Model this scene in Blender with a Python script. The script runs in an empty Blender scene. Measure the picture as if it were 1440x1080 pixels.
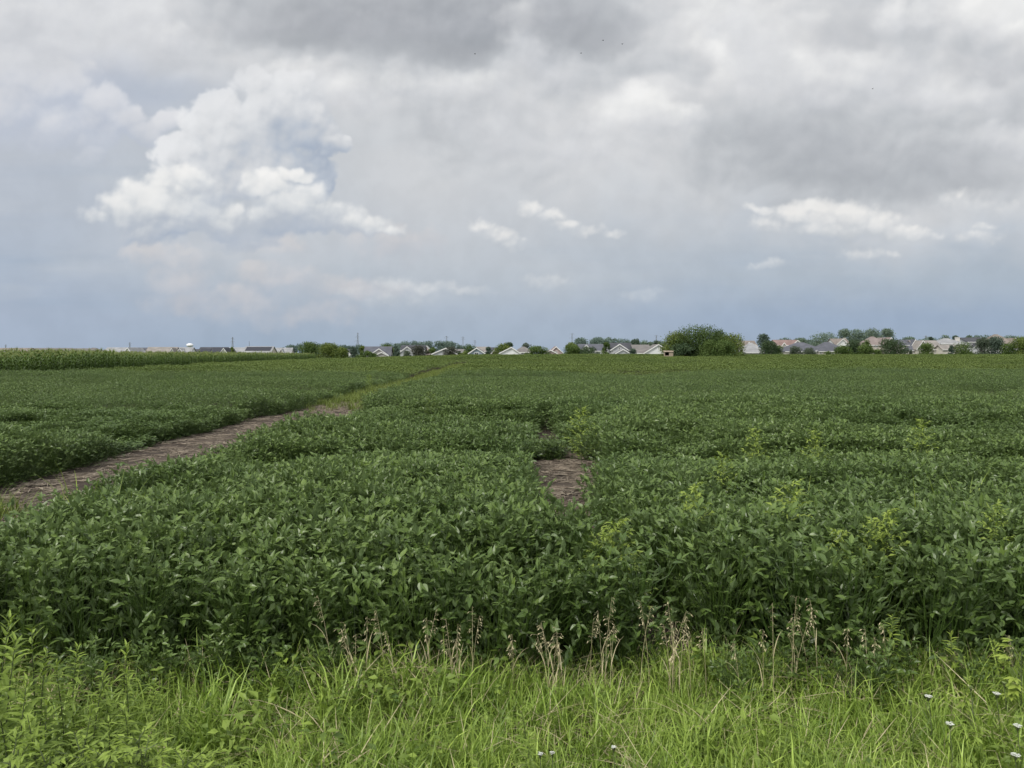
import bpy, math, random
import numpy as np
from mathutils import Vector, Matrix, Euler

rng = np.random.default_rng(11)
random.seed(11)
R = math.radians
scene = bpy.context.scene
COL = scene.collection
EYE, FPX, HOR = 2.2, 1082.0, 497.0        # eye height, focal length and horizon row of the photograph (1440 px wide)

def at(px, py, d):
    """point of the place seen at photo pixel (px, py), d metres away"""
    return Vector(((px-720)/FPX*d, d, EYE-(py-HOR)/FPX*d))

def srgb(r, g, b):
    f = lambda c: (c/255/12.92) if c/255 <= .04045 else ((c/255+.055)/1.055)**2.4
    return (f(r), f(g), f(b), 1.0)

# ---------------------------------------------------------------- terrain
def sst(a, b, x):
    t = np.clip((np.asarray(x, float)-a)/(b-a), 0, 1)
    return t*t*(3-2*t)
def ground_z(x, y):
    x = np.asarray(x, float); y = np.asarray(y, float)
    rise = .12 + .93*sst(-46, -6, x)
    z = rise*sst(35, 190, y)*(1-.2*sst(200, 235, y))
    z = z + .05*np.sin(x*.21+1.3)*np.sin(y*.13)*sst(8, 25, y)*(1-sst(120, 200, y))
    z = z - .06*(1-sst(4.2, 5.6, y))
    return z
def gz(x, y): return float(ground_z(x, y))

PATH_L = lambda y: -8.3 + .25*np.sin(y*.23) + .12*np.sin(y*.9+1)
PATH_R = lambda y: -4.7 + .18*np.sin(y*.31+2) + .1*np.sin(y*1.1) - .9*sst(24, 36, y)
def in_path(x, y):
    return (x > PATH_L(y)) & (x < PATH_R(y)) & (y < 118)
def in_bare(x, y):
    lo = np.interp(y, [5.2, 6, 8, 10, 12, 15.4, 15.6, 16.7, 16.9, 21, 22, 24, 28], [.95, .75, .20, .16, .14, .12, 1.0, 1.0, .42, .50, .9, 1.0, 1.1])
    hi = np.interp(y, [5.2, 6, 8, 10, 12, 15.4, 15.6, 16.7, 16.9, 21, 22, 24, 28], [1.6, 1.2, .95, 1.2, 1.5, 1.9, 1.5, 1.4, 1.3, 1.25, 1.2, 1.2, 1.2])
    return (x > lo) & (x < hi) & (y > 5.0) & (y < 28)

# ---------------------------------------------------------------- value noise for layout (numpy)
_G = rng.random((256, 256))
def vnoise(x, y):
    x = np.asarray(x, float); y = np.asarray(y, float)
    xi = np.floor(x).astype(int); yi = np.floor(y).astype(int)
    fx = x-xi; fy = y-yi; fx = fx*fx*(3-2*fx); fy = fy*fy*(3-2*fy)
    g = lambda i, j: _G[i % 256, j % 256]
    return (g(xi, yi)*(1-fx)*(1-fy)+g(xi+1, yi)*fx*(1-fy)+g(xi, yi+1)*(1-fx)*fy+g(xi+1, yi+1)*fx*fy)

# ---------------------------------------------------------------- tagging
def tag(o, label=None, cat=None, group=None, kind=None):
    if label: o['label'] = label
    if cat: o['category'] = cat
    if group: o['group'] = group
    if kind: o['kind'] = kind
    return o
def empty(name, loc, rz=0):
    o = bpy.data.objects.new(name, None); COL.objects.link(o)
    o.location = loc; o.rotation_euler = (0, 0, rz); o.empty_display_size = .3
    return o

# ---------------------------------------------------------------- mesh builder
class MB:
    def __init__(s): s.v = []; s.f = []; s.c = []
    def add(s, verts, faces, col=(1, 0, 0, 1)):
        b = len(s.v); s.v += [tuple(p) for p in verts]
        s.f += [tuple(b+i for i in f) for f in faces]
        if isinstance(col, list): s.c += col
        else: s.c += [col]*len(verts)
    def box(s, x0, x1, y0, y1, z0, z1, col=(1, 0, 0, 1)):
        s.add([(x0,y0,z0),(x1,y0,z0),(x1,y1,z0),(x0,y1,z0),(x0,y0,z1),(x1,y0,z1),(x1,y1,z1),(x0,y1,z1)],
              [(3,2,1,0),(4,5,6,7),(0,1,5,4),(1,2,6,5),(2,3,7,6),(3,0,4,7)], col)
    def tube(s, pts, rads, n=5, col=(1, 0, 0, 1), cap=True):
        pts = [Vector(p) for p in pts]; rings = []
        vs, fs = [], []
        for i, p in enumerate(pts):
            t = (pts[min(i+1, len(pts)-1)]-pts[max(i-1, 0)]).normalized()
            a = t.orthogonal().normalized(); b = t.cross(a)
            for k in range(n):
                an = 2*math.pi*k/n
                vs.append(p+(a*math.cos(an)+b*math.sin(an))*rads[i])
        for i in range(len(pts)-1):
            for k in range(n):
                fs.append((i*n+k, i*n+(k+1) % n, (i+1)*n+(k+1) % n, (i+1)*n+k))
        if cap:
            fs.append(tuple(range(n))[::-1]); fs.append(tuple((len(pts)-1)*n+k for k in range(n)))
        s.add(vs, fs, col)
    def mesh(s, name, mat, smooth=False):
        me = bpy.data.meshes.new(name); me.from_pydata(s.v, [], s.f)
        a = me.color_attributes.new('tint', 'FLOAT_COLOR', 'POINT')
        a.data.foreach_set('color', np.array(s.c, dtype=np.float32).ravel())
        if mat: me.materials.append(mat)
        if smooth: me.polygons.foreach_set('use_smooth', [True]*len(me.polygons))
        me.update()
        return me
    def build(s, name, mat, parent=None, smooth=False, loc=None):
        o = bpy.data.objects.new(name, s.mesh(name, mat, smooth)); COL.objects.link(o)
        if parent: o.parent = parent
        if loc is not None: o.location = loc
        return o

# ---------------------------------------------------------------- materials
def newmat(name):
    m = bpy.data.materials.new(name); m.use_nodes = True
    nt = m.node_tree; nt.nodes.clear()
    out = nt.nodes.new('ShaderNodeOutputMaterial')
    return m, nt, out
def nd(nt, t, **kw):
    n = nt.nodes.new(t)
    for k, v in kw.items():
        if k.startswith('i_'): n.inputs[k[2:].replace('_', ' ')].default_value = v
        else: setattr(n, k, v)
    return n
def mixc(nt, fac, a, b, mode='MIX'):
    n = nt.nodes.new('ShaderNodeMix'); n.data_type = 'RGBA'; n.blend_type = mode; n.clamp_factor = True
    for idx, v in ((0, fac), (6, a), (7, b)):
        if hasattr(v, 'links') or isinstance(v, bpy.types.NodeSocket): nt.links.new(v, n.inputs[idx])
        else: n.inputs[idx].default_value = v if idx == 0 or len(v) == 4 else (*v, 1)
    return n.outputs[2]
def mth(nt, op, a, b=None, c=None, clamp=False):
    n = nt.nodes.new('ShaderNodeMath'); n.operation = op; n.use_clamp = clamp
    for i, v in enumerate((a, b, c)):
        if v is None: continue
        if isinstance(v, bpy.types.NodeSocket): nt.links.new(v, n.inputs[i])
        else: n.inputs[i].default_value = v
    return n.outputs[0]
def mrange(nt, v, a, b, c=0., d=1., smooth=True):
    n = nt.nodes.new('ShaderNodeMapRange'); n.interpolation_type = 'SMOOTHSTEP' if smooth else 'LINEAR'
    nt.links.new(v, n.inputs[0])
    for i, x in enumerate((a, b, c, d)): n.inputs[i+1].default_value = x
    return n.outputs[0]

def leaf_mat(name, dark, light, back=None, rough=.42, spec=.5, transl=.22, vein=False, patch=None, patch_scale=.25, hue_rand=.5):
    """leaf blade: colour between dark and light by the blade's own tint and by plant; thin, a little light passes through"""
    m, nt, out = newmat(name); L = nt.links
    att = nd(nt, 'ShaderNodeAttribute', attribute_name='tint')
    sep = nd(nt, 'ShaderNodeSeparateColor'); L.new(att.outputs['Color'], sep.inputs[0])
    oi = nd(nt, 'ShaderNodeObjectInfo')
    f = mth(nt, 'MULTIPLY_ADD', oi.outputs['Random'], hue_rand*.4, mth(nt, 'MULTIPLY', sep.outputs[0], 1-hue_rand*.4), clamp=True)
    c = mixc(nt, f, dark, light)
    if patch:
        no = nd(nt, 'ShaderNodeTexNoise', i_Scale=patch_scale, i_Detail=3.)
        L.new(oi.outputs['Location'], no.inputs['Vector'])
        c = mixc(nt, mrange(nt, no.outputs['Fac'], .42, .68), c, mixc(nt, 1., c, patch, 'MULTIPLY'))
    if vein:
        v = mrange(nt, sep.outputs[1], .0, .16, .55, 0.)
        c = mixc(nt, v, c, mixc(nt, .5, c, (.25, .35, .12)))
        geo = nd(nt, 'ShaderNodeNewGeometry')
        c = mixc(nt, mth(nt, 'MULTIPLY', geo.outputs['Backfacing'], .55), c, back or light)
    b = nd(nt, 'ShaderNodeBsdfPrincipled', i_Roughness=rough); b.inputs['Specular IOR Level'].default_value = spec
    L.new(c, b.inputs['Base Color'])
    t = nd(nt, 'ShaderNodeBsdfTranslucent'); L.new(mixc(nt, .4, c, (.20, .30, .03), 'MIX'), t.inputs[0])
    mx = nd(nt, 'ShaderNodeMixShader'); mx.inputs[0].default_value = transl
    L.new(b.outputs[0], mx.inputs[1]); L.new(t.outputs[0], mx.inputs[2]); L.new(mx.outputs[0], out.inputs[0])
    return m

def solid_mat(name, col, col2=None, scale=3., rough=.8, bump=0., stretch=(1, 1, 1), tint=False, spec=.3):
    m, nt, out = newmat(name); L = nt.links
    tc = nd(nt, 'ShaderNodeTexCoord'); mp = nd(nt, 'ShaderNodeMapping'); mp.inputs['Scale'].default_value = stretch
    L.new(tc.outputs['Object'], mp.inputs[0])
    no = nd(nt, 'ShaderNodeTexNoise', i_Scale=scale, i_Detail=5., i_Roughness=.65); L.new(mp.outputs[0], no.inputs['Vector'])
    col2 = col2 or tuple(x*.72 for x in col[:3])
    c = mixc(nt, mrange(nt, no.outputs['Fac'], .32, .68), col2, col)
    if tint:
        att = nd(nt, 'ShaderNodeAttribute', attribute_name='tint')
        c = mixc(nt, 1., c, att.outputs['Color'], 'MULTIPLY')
    b = nd(nt, 'ShaderNodeBsdfPrincipled', i_Roughness=rough); b.inputs['Specular IOR Level'].default_value = spec
    L.new(c, b.inputs['Base Color'])
    if bump:
        bp = nd(nt, 'ShaderNodeBump', i_Strength=bump, i_Distance=.05); L.new(no.outputs['Fac'], bp.inputs['Height']); L.new(bp.outputs[0], b.inputs['Normal'])
    L.new(b.outputs[0], out.inputs[0])
    return m

def shingle_mat(name, col):
    """asphalt shingles: courses a hand high with blotches"""
    m, nt, out = newmat(name); L = nt.links
    tc = nd(nt, 'ShaderNodeTexCoord'); mp = nd(nt, 'ShaderNodeMapping'); mp.inputs['Scale'].default_value = (1, 1, 1)
    L.new(tc.outputs['Object'], mp.inputs[0])
    n1 = nd(nt, 'ShaderNodeTexNoise', i_Scale=.5, i_Detail=4.); L.new(mp.outputs[0], n1.inputs['Vector'])
    br = nd(nt, 'ShaderNodeTexNoise', i_Scale=5., i_Detail=2.); L.new(mp.outputs[0], br.inputs['Vector'])
    sx = nd(nt, 'ShaderNodeSeparateXYZ'); L.new(tc.outputs['Object'], sx.inputs[0])
    course = mth(nt, 'FRACT', mth(nt, 'MULTIPLY', sx.outputs[2], 5.))
    c = mixc(nt, mrange(nt, n1.outputs['Fac'], .3, .7), tuple(x*.8 for x in col[:3]), tuple(min(1, x*1.12) for x in col[:3]))
    c = mixc(nt, mrange(nt, br.outputs['Fac'], .4, .7, 0., .35), c, tuple(x*.6 for x in col[:3]))
    c = mixc(nt, mrange(nt, course, .0, .18, .3, 0.), c, tuple(x*.5 for x in col[:3]))
    b = nd(nt, 'ShaderNodeBsdfPrincipled', i_Roughness=.9); b.inputs['Specular IOR Level'].default_value = .2
    L.new(c, b.inputs['Base Color']); L.new(b.outputs[0], out.inputs[0])
    return m

def siding_mat(name, col):
    m, nt, out = newmat(name); L = nt.links
    tc = nd(nt, 'ShaderNodeTexCoord'); sx = nd(nt, 'ShaderNodeSeparateXYZ'); L.new(tc.outputs['Object'], sx.inputs[0])
    course = mth(nt, 'FRACT', mth(nt, 'MULTIPLY', sx.outputs[2], 6.))
    no = nd(nt, 'ShaderNodeTexNoise', i_Scale=.8, i_Detail=4.); L.new(tc.outputs['Object'], no.inputs['Vector'])
    c = mixc(nt, mrange(nt, no.outputs['Fac'], .3, .7), tuple(x*.88 for x in col[:3]), col)
    c = mixc(nt, mrange(nt, course, .0, .15, .35, 0.), c, tuple(x*.6 for x in col[:3]))
    b = nd(nt, 'ShaderNodeBsdfPrincipled', i_Roughness=.7); b.inputs['Specular IOR Level'].default_value = .25
    L.new(c, b.inputs['Base Color']); L.new(b.outputs[0], out.inputs[0])
    return m

def soil_mat(name):
    m, nt, out = newmat(name); L = nt.links
    tc = nd(nt, 'ShaderNodeTexCoord')
    n1 = nd(nt, 'ShaderNodeTexNoise', i_Scale=.9, i_Detail=8., i_Roughness=.7); L.new(tc.outputs['Object'], n1.inputs['Vector'])
    mp = nd(nt, 'ShaderNodeMapping'); mp.inputs['Scale'].default_value = (3.6, 4.6, 1); L.new(tc.outputs['Object'], mp.inputs[0])
    n2 = nd(nt, 'ShaderNodeTexNoise', i_Scale=3.5, i_Detail=6., i_Roughness=.75); L.new(mp.outputs[0], n2.inputs['Vector'])
    c = mixc(nt, mrange(nt, n1.outputs['Fac'], .35, .65), (.050, .039, .031), (.105, .083, .066))
    c = mixc(nt, mrange(nt, n2.outputs['Fac'], .52, .68, 0, .6), c, (.20, .168, .14))
    b = nd(nt, 'ShaderNodeBsdfPrincipled', i_Roughness=.95); b.inputs['Specular IOR Level'].default_value = .15
    bp = nd(nt, 'ShaderNodeBump', i_Strength=.9, i_Distance=.06); L.new(n2.outputs['Fac'], bp.inputs['Height']); L.new(bp.outputs[0], b.inputs['Normal'])
    L.new(c, b.inputs['Base Color']); L.new(b.outputs[0], out.inputs[0])
    return m

def ground_mat():
    """bare soil under the crop, rough turf at the roadside and beyond the field"""
    m, nt, out = newmat('ground_soil'); L = nt.links
    geo = nd(nt, 'ShaderNodeNewGeometry'); sx = nd(nt, 'ShaderNodeSeparateXYZ'); L.new(geo.outputs['Position'], sx.inputs[0])
    n1 = nd(nt, 'ShaderNodeTexNoise', i_Scale=1.3, i_Detail=7., i_Roughness=.7); L.new(geo.outputs['Position'], n1.inputs['Vector'])
    n2 = nd(nt, 'ShaderNodeTexNoise', i_Scale=.03, i_Detail=5.); L.new(geo.outputs['Position'], n2.inputs['Vector'])
    soil = mixc(nt, mrange(nt, n1.outputs['Fac'], .35, .65), (.022, .017, .012), (.055, .042, .03))
    turf = mixc(nt, mrange(nt, n2.outputs['Fac'], .35, .65), (.045, .07, .03), (.075, .10, .045))
    c = mixc(nt, mrange(nt, sx.outputs[1], 203, 212), soil, turf)
    b = nd(nt, 'ShaderNodeBsdfPrincipled', i_Roughness=.95); b.inputs['Specular IOR Level'].default_value = .1
    bp = nd(nt, 'ShaderNodeBump', i_Strength=.8, i_Distance=.05); L.new(n1.outputs['Fac'], bp.inputs['Height']); L.new(bp.outputs[0], b.inputs['Normal'])
    L.new(c, b.inputs['Base Color']); L.new(b.outputs[0], out.inputs[0])
    return m

M = {}
M['soil'] = soil_mat('path_soil'); M['ground'] = ground_mat()
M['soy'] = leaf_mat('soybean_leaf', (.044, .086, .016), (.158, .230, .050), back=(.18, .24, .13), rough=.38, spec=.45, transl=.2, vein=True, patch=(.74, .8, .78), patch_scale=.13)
M['soyfar'] = leaf_mat('soybean_leaf_far', (.066, .102, .022), (.178, .236, .056), rough=.55, spec=.25, transl=.16, patch=(.78, .84, .8), patch_scale=.05)
M['corn'] = leaf_mat('corn_leaf', (.034, .080, .014), (.165, .245, .055), rough=.45, spec=.4, transl=.2)
M['tassel'] = solid_mat('corn_tassel', (.25, .29, .10), rough=.8)
M['grass'] = leaf_mat('verge_grass_blade', (.090, .165, .018), (.47, .62, .125), rough=.45, spec=.4, transl=.3, patch=(.70, .76, .62), patch_scale=1.4, hue_rand=.7)
M['drygrass'] = leaf_mat('dry_grass_stem', (.34, .295, .16), (.60, .53, .34), rough=.6, spec=.2, transl=.15)
M['weed'] = leaf_mat('goldenrod_leaf', (.060, .105, .018), (.31, .42, .070), rough=.5, spec=.35, transl=.28)
M['yweed'] = leaf_mat('pale_weed_leaf', (.13, .20, .03), (.34, .43, .08), rough=.5, spec=.35, transl=.3)
M['stem'] = solid_mat('weed_stem', (.10, .13, .05), rough=.7)
M['redstem'] = solid_mat('woody_stem', (.13, .08, .05), rough=.7)
M['petal'] = solid_mat('white_floret', (.66, .67, .62), (.5, .53, .45), scale=60, rough=.6)
M['bud'] = solid_mat('closed_umbel', (.30, .36, .15), (.18, .24, .08), scale=60, rough=.7)
M['straw'] = solid_mat('straw_residue', (.44, .39, .32), (.16, .13, .105), scale=2., rough=.9, tint=True)
M['bark'] = solid_mat('bark', (.085, .065, .05), rough=.95, scale=6)

# ---------------------------------------------------------------- scatter one mass of plants (stuff) through geometry nodes
HIDE = bpy.data.collections.new('plant_sources')       # never linked to the scene: only holds the source meshes
def source(mesh):
    o = bpy.data.objects.new(mesh.name, mesh); HIDE.objects.link(o); return o
def scatter(name, sources, pos, rot, scl, idx, label, cat=None):
    n = len(pos)
    me = bpy.data.meshes.new(name)
    me.vertices.add(n); me.vertices.foreach_set('co', np.asarray(pos, np.float32).ravel())
    for an, ty, fld, arr in (('rot', 'FLOAT_VECTOR', 'vector', rot), ('scl', 'FLOAT_VECTOR', 'vector', scl), ('idx', 'INT', 'value', idx)):
        a = me.attributes.new(an, ty, 'POINT')
        a.data.foreach_set(fld, np.asarray(arr, np.int32 if ty == 'INT' else np.float32).ravel())
    for s in sources:
        for mm in s.data.materials:
            if mm.name not in me.materials: me.materials.append(mm)
    o = bpy.data.objects.new(name, me); COL.objects.link(o)
    ng = bpy.data.node_groups.new(name+'_scatter', 'GeometryNodeTree')
    ng.interface.new_socket('Geometry', in_out='INPUT', socket_type='NodeSocketGeometry')
    ng.interface.new_socket('Geometry', in_out='OUTPUT', socket_type='NodeSocketGeometry')
    gi = ng.nodes.new('NodeGroupInput'); go = ng.nodes.new('NodeGroupOutput')
    g2i = ng.nodes.new('GeometryNodeGeometryToInstance')
    for s in reversed(sources):
        n1 = ng.nodes.new('GeometryNodeObjectInfo'); n1.inputs['Object'].default_value = s; n1.inputs['As Instance'].default_value = False
        ng.links.new(n1.outputs['Geometry'], g2i.inputs[0])
    def attr(nm, ty):
        a = ng.nodes.new('GeometryNodeInputNamedAttribute'); a.data_type = ty; a.inputs['Name'].default_value = nm; return a.outputs[0]
    ip = ng.nodes.new('GeometryNodeInstanceOnPoints'); ip.inputs['Pick Instance'].default_value = True
    m2p = ng.nodes.new('GeometryNodeMeshToPoints')
    ng.links.new(gi.outputs[0], m2p.inputs[0]); ng.links.new(m2p.outputs[0], ip.inputs['Points'])
    ng.links.new(g2i.outputs[0], ip.inputs['Instance'])
    ng.links.new(attr('idx', 'INT'), ip.inputs['Instance Index'])
    ng.links.new(attr('rot', 'FLOAT_VECTOR'), ip.inputs['Rotation'])
    ng.links.new(attr('scl', 'FLOAT_VECTOR'), ip.inputs['Scale'])
    ng.links.new(ip.outputs[0], go.inputs[0])
    md = o.modifiers.new('scatter', 'NODES'); md.node_group = ng
    tag(o, label, cat, kind='stuff')
    return o

# ---------------------------------------------------------------- plant pieces
def leaflet(mb, p, d, up, L, W, fold=.25, droop=.25, tint=.5, simple=False):
    """one pointed oval blade from p along d; up = blade normal"""
    d = Vector(d).normalized(); up = Vector(up); s = d.cross(up)
    if s.length < 1e-3: s = d.orthogonal()
    s.normalize(); n = s.cross(d)
    def P(t, w, side):
        return Vector(p)+d*(L*t)+n*(-droop*L*t*t+fold*abs(w)*W)+s*(side*w*W)
    if simple:
        vs = [P(0, 0, 0), P(.42, .5, -1), P(.5, 0, 0), P(.42, .5, 1), P(1, 0, 0)]
        cs = [(tint, .3, 0, 1)]*5
        mb.add(vs, [(0, 2, 1), (0, 3, 2), (1, 2, 4), (2, 3, 4)], cs); return
    vs = [P(0, 0, 0), P(.34, 0, 0), P(.68, 0, 0), P(1, 0, 0),
          P(.08, .30, -1), P(.34, .5, -1), P(.68, .32, -1), P(.08, .30, 1), P(.34, .5, 1), P(.68, .32, 1)]
    t2 = tint
    cs = [(t2, 0, 0, 1)]*4+[(t2, 1, 0, 1)]*6
    mb.add(vs, [(0, 1, 5, 4), (1, 2, 6, 5), (2, 3, 6), (0, 7, 8, 1), (1, 8, 9, 2), (2, 9, 3)], cs)

def dirv(az, el): return Vector((math.cos(az)*math.cos(el), math.sin(az)*math.cos(el), math.sin(el)))

def soy_plant(name, ntri, H=.80, rad=.31, big=1., petiole=True, simple=False, low=.3):
    mb = MB(); ru = random.uniform
    for i in range(ntri):
        h = H*(low+(1-low)*((i+.5)/ntri)**(.40 if low > .25 else .8))*ru(.93, 1.04)
        r = rad*math.sqrt(ru(.02, 1))*(1.05-.25*h/H); az = ru(0, 6.283)
        p = Vector((math.cos(az)*r, math.sin(az)*r, h))
        az2 = az+random.gauss(0, .6)
        el = random.gauss(.62, .42)
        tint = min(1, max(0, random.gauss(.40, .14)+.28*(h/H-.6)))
        base = Vector((p.x*.25, p.y*.25, max(.05, h-ru(.18, .32))))
        if petiole:
            mb.tube([base, (base+p)/2+Vector((p.x*.15, p.y*.15, -.01)), p], [.0035, .0028, .002], 3, (.12, 1, 0, 1), cap=False)
        L = big*ru(.052, .086)
        roll = random.gauss(0, .45)
        for k, (da, s) in enumerate(((0, 1), (1.15, .9), (-1.15, .9))):
            a = az2+da+random.gauss(0, .18); e = el+random.gauss(0, .22)
            d = dirv(a, e); side = Vector((-math.sin(a), math.cos(a), 0))
            up = (d.cross(side)*-1 if d.cross(side).z < 0 else d.cross(side))
            up = up+side*(roll+random.gauss(0, .25))
            st = p+(dirv(az2, el)*(.025 if k == 0 else 0))*big
            leaflet(mb, st, d, up, L*s*ru(.88, 1.08), L*s*ru(.42, .56), fold=ru(.2, .6), droop=ru(-.1, .35), tint=min(1.5, max(0, tint+random.gauss(0, .10)+(.55 if ru(0, 1) < .035 else 0))), simple=simple)  # a few leaflets tinted pale, glossy highlight flecks put into the colour
    if petiole:
        mb.tube([(0, 0, 0), (ru(-.02, .02), ru(-.02, .02), H*.8)], [.006, .003], 4, (.1, 1, 0, 1), cap=False)
    return source(mb.mesh(name, M['soy']))

def soy_patch(name, n, R_=.62):
    mb = MB(); ru = random.uniform
    for i in range(n):
        r = R_*math.sqrt(ru(0, 1)); a = ru(0, 6.283)
        h = .86*(1-.16*(r/R_)**2)*(.62+.38*math.sqrt(ru(0, 1)))
        p = Vector((r*math.cos(a), r*math.sin(a), h))
        az = ru(0, 6.283); el = random.gauss(.15, .45)
        d = dirv(az, el); L = ru(.085, .13)
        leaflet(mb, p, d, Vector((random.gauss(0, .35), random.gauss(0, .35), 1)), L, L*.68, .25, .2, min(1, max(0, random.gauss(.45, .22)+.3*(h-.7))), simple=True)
    return source(mb.mesh(name, M['soyfar']))

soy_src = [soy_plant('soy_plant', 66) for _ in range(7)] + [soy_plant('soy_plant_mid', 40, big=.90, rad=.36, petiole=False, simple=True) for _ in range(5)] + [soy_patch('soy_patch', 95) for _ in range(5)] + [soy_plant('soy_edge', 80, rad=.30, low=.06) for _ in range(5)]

def soy_points():
    pts = []
    # near: rows run across the view, plants close in the row
    def grid(y0, y1, dx, dy, half, var0, nvar, s0, s1):
        ys = np.arange(y0, y1, dy)
        P = []
        for y in ys:
            w = half(y); xs = np.arange(-w, w, dx)
            P.append(np.stack([xs+rng.uniform(-.5, .5, len(xs))*dx, np.full(len(xs), y)+rng.normal(0, dy*.16, len(xs))], 1))
        P = np.concatenate(P)
        n = len(P)
        return P, rng.integers(0, nvar, n)+var0, rng.uniform(s0, s1, n)
    a = grid(5.0, 24, .19, .28, lambda y: .72*y+2.2, 0, 7, .93, 1.07)
    b = grid(24, 62, .30, .36, lambda y: .72*y+1.5, 7, 5, .9, 1.12)
    c = grid(62, 204, .72, .72, lambda y: .71*y+2, 12, 5, .9, 1.12)
    P = np.concatenate([a[0], b[0], c[0]]); I = np.concatenate([a[1], b[1], c[1]]); S = np.concatenate([a[2], b[2], c[2]])
    x, y = P[:, 0], P[:, 1]
    I = np.where((y < 5.95) | ((np.minimum(np.abs(x-PATH_L(y)), np.abs(x-PATH_R(y))) < .6) & (y < 60)) | (in_bare(x-.35, y) | in_bare(x+.35, y) | in_bare(x, y-.4)) & (y < 24), 17+rng.integers(0, 5, len(x)), I)
    ro = 1  
    keep = (y > 5.0+.30*vnoise(x*1.3, 3.)) & ~in_path(x, y) & ~in_bare(x, y)
    keep &= ~((y > 43) & (x < -38.2-.077*(y-58)) & (y < 194))
    keep &= ~(((x-(925+1051-1440)/2/FPX*150)**2/8.4**2+(y-153)**2/4.5**2) < 1)
    # taller / shorter drifts, drawn out along the rows
    n1 = vnoise(x*.16+3, y*.42+9); n2 = vnoise(x*.55+31, y*1.1+17); n3 = vnoise(x*.05+5, y*.12+2)
    hgt = .76+.26*n1+.18*n2+.14*n3; hgt = hgt-.34*sst(.60, .80, vnoise(x*.12+77, y*.50+40))*sst(8, 14, y)*(1-sst(50, 75, y))-.30*sst(.58, .8, vnoise(x*.05+7, y*.16+20))*sst(45, 70, y)
    r1 = np.abs(2*vnoise(x*.075+11, y*.30+5)-1); r2 = np.abs(2*vnoise(x*.032+3, y*.095+8)-1); r3 = np.abs(2*vnoise(x*.16+60, y*.62+35)-1)
    hgt = hgt*(1-.40*(1-sst(.03, .26, r1))*sst(9, 14, y)*(1-sst(55, 80, y)))*(1-.42*(1-sst(.03, .24, r2))*sst(35, 60, y))*(1-.28*(1-sst(.04, .26, r3))*sst(7, 10, y)*(1-sst(24, 34, y)))
    gap = (vnoise(x*.32+50, y*.75+71) > .86) & (y > 9)
    hgt = hgt*(1+.10*np.cos(2*np.pi*y/.76)*vnoise(x*.2+9, y*.3)*(1-sst(25, 45, y)))
    hgt = np.where(gap, hgt*.72, hgt)
    hgt = np.where((np.abs(x-.8) < 1.0) & (y > 15.2) & (y < 17.1), hgt*.74, hgt)
    edge = np.minimum(np.abs(x-PATH_L(y)), np.abs(x-PATH_R(y)))
    hgt = np.where((edge < .5) & (y < 118), hgt*.86, hgt)
    hgt = np.where(y < 5.6, hgt*.9, hgt)
    far = y > 62
    n = len(P)
    rot = np.stack([rng.normal(0, .09, n), rng.normal(0, .09, n), rng.uniform(0, 6.283, n)], 1)
    rot[far, :2] *= .4
    scl = np.stack([S*(.92+.12*n2), S*(.92+.12*n2), S*hgt], 1)
    pos = np.stack([x, y, ground_z(x, y)-.01], 1)
    # stragglers growing out into the verge
    m = 26; ex = np.concatenate([rng.uniform(1.2, 3.6, 15), rng.uniform(-2.9, -1.1, 11)]); ey = rng.uniform(4.8, 5.1, m)
    pos = np.concatenate([pos[keep], np.stack([ex, ey, ground_z(ex, ey)], 1)]); rot = np.concatenate([rot[keep], np.stack([rng.normal(0, .2, m), rng.normal(0, .2, m), rng.uniform(0, 6.28, m)], 1)])
    es = rng.uniform(.36, .55, m); scl = np.concatenate([scl[keep], np.stack([es*1.2, es*1.2, es], 1)]); I = np.concatenate([I[keep], 17+rng.integers(0, 5, m)])
    return pos, rot, scl, I
pos, rot, scl, idx = soy_points()
lf = pos[:, 0] < -6.6
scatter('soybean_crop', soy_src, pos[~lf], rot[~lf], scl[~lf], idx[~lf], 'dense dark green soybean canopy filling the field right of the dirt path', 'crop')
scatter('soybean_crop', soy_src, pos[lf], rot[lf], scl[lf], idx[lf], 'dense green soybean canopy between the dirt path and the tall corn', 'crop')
print('soy instances', len(pos))

# ---------------------------------------------------------------- ground, path, bare patch
def sheet(name, xs, ys, mat, dz=0., f=None):
    X, Y = np.meshgrid(xs, ys); Z = ground_z(X, Y)+dz
    nx, ny = len(xs), len(ys)
    v = np.stack([X.ravel(), Y.ravel(), Z.ravel()], 1)
    fs = [(j*nx+i, j*nx+i+1, (j+1)*nx+i+1, (j+1)*nx+i) for j in range(ny-1) for i in range(nx-1)]
    me = bpy.data.meshes.new(name); me.from_pydata(v.tolist(), [], fs); me.materials.append(mat)
    me.polygons.foreach_set('use_smooth', [True]*len(fs))
    o = bpy.data.objects.new(name, me); COL.objects.link(o); o['kind'] = 'structure'
    return o
gx = np.concatenate([[-9000, -3000, -1000, -500, -300], np.arange(-200, -20, 6), np.arange(-20, 20.1, .8), np.arange(26, 201, 6), [300, 500, 1000, 3000, 9000]])
gy = np.concatenate([[-3000, -500, -80, -20], np.arange(-4, 30, .6), np.arange(30, 260, 4), [280, 330, 450, 700, 1200, 2500, 5000, 9000]])
sheet('ground', gx, gy, M['ground'])
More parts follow.
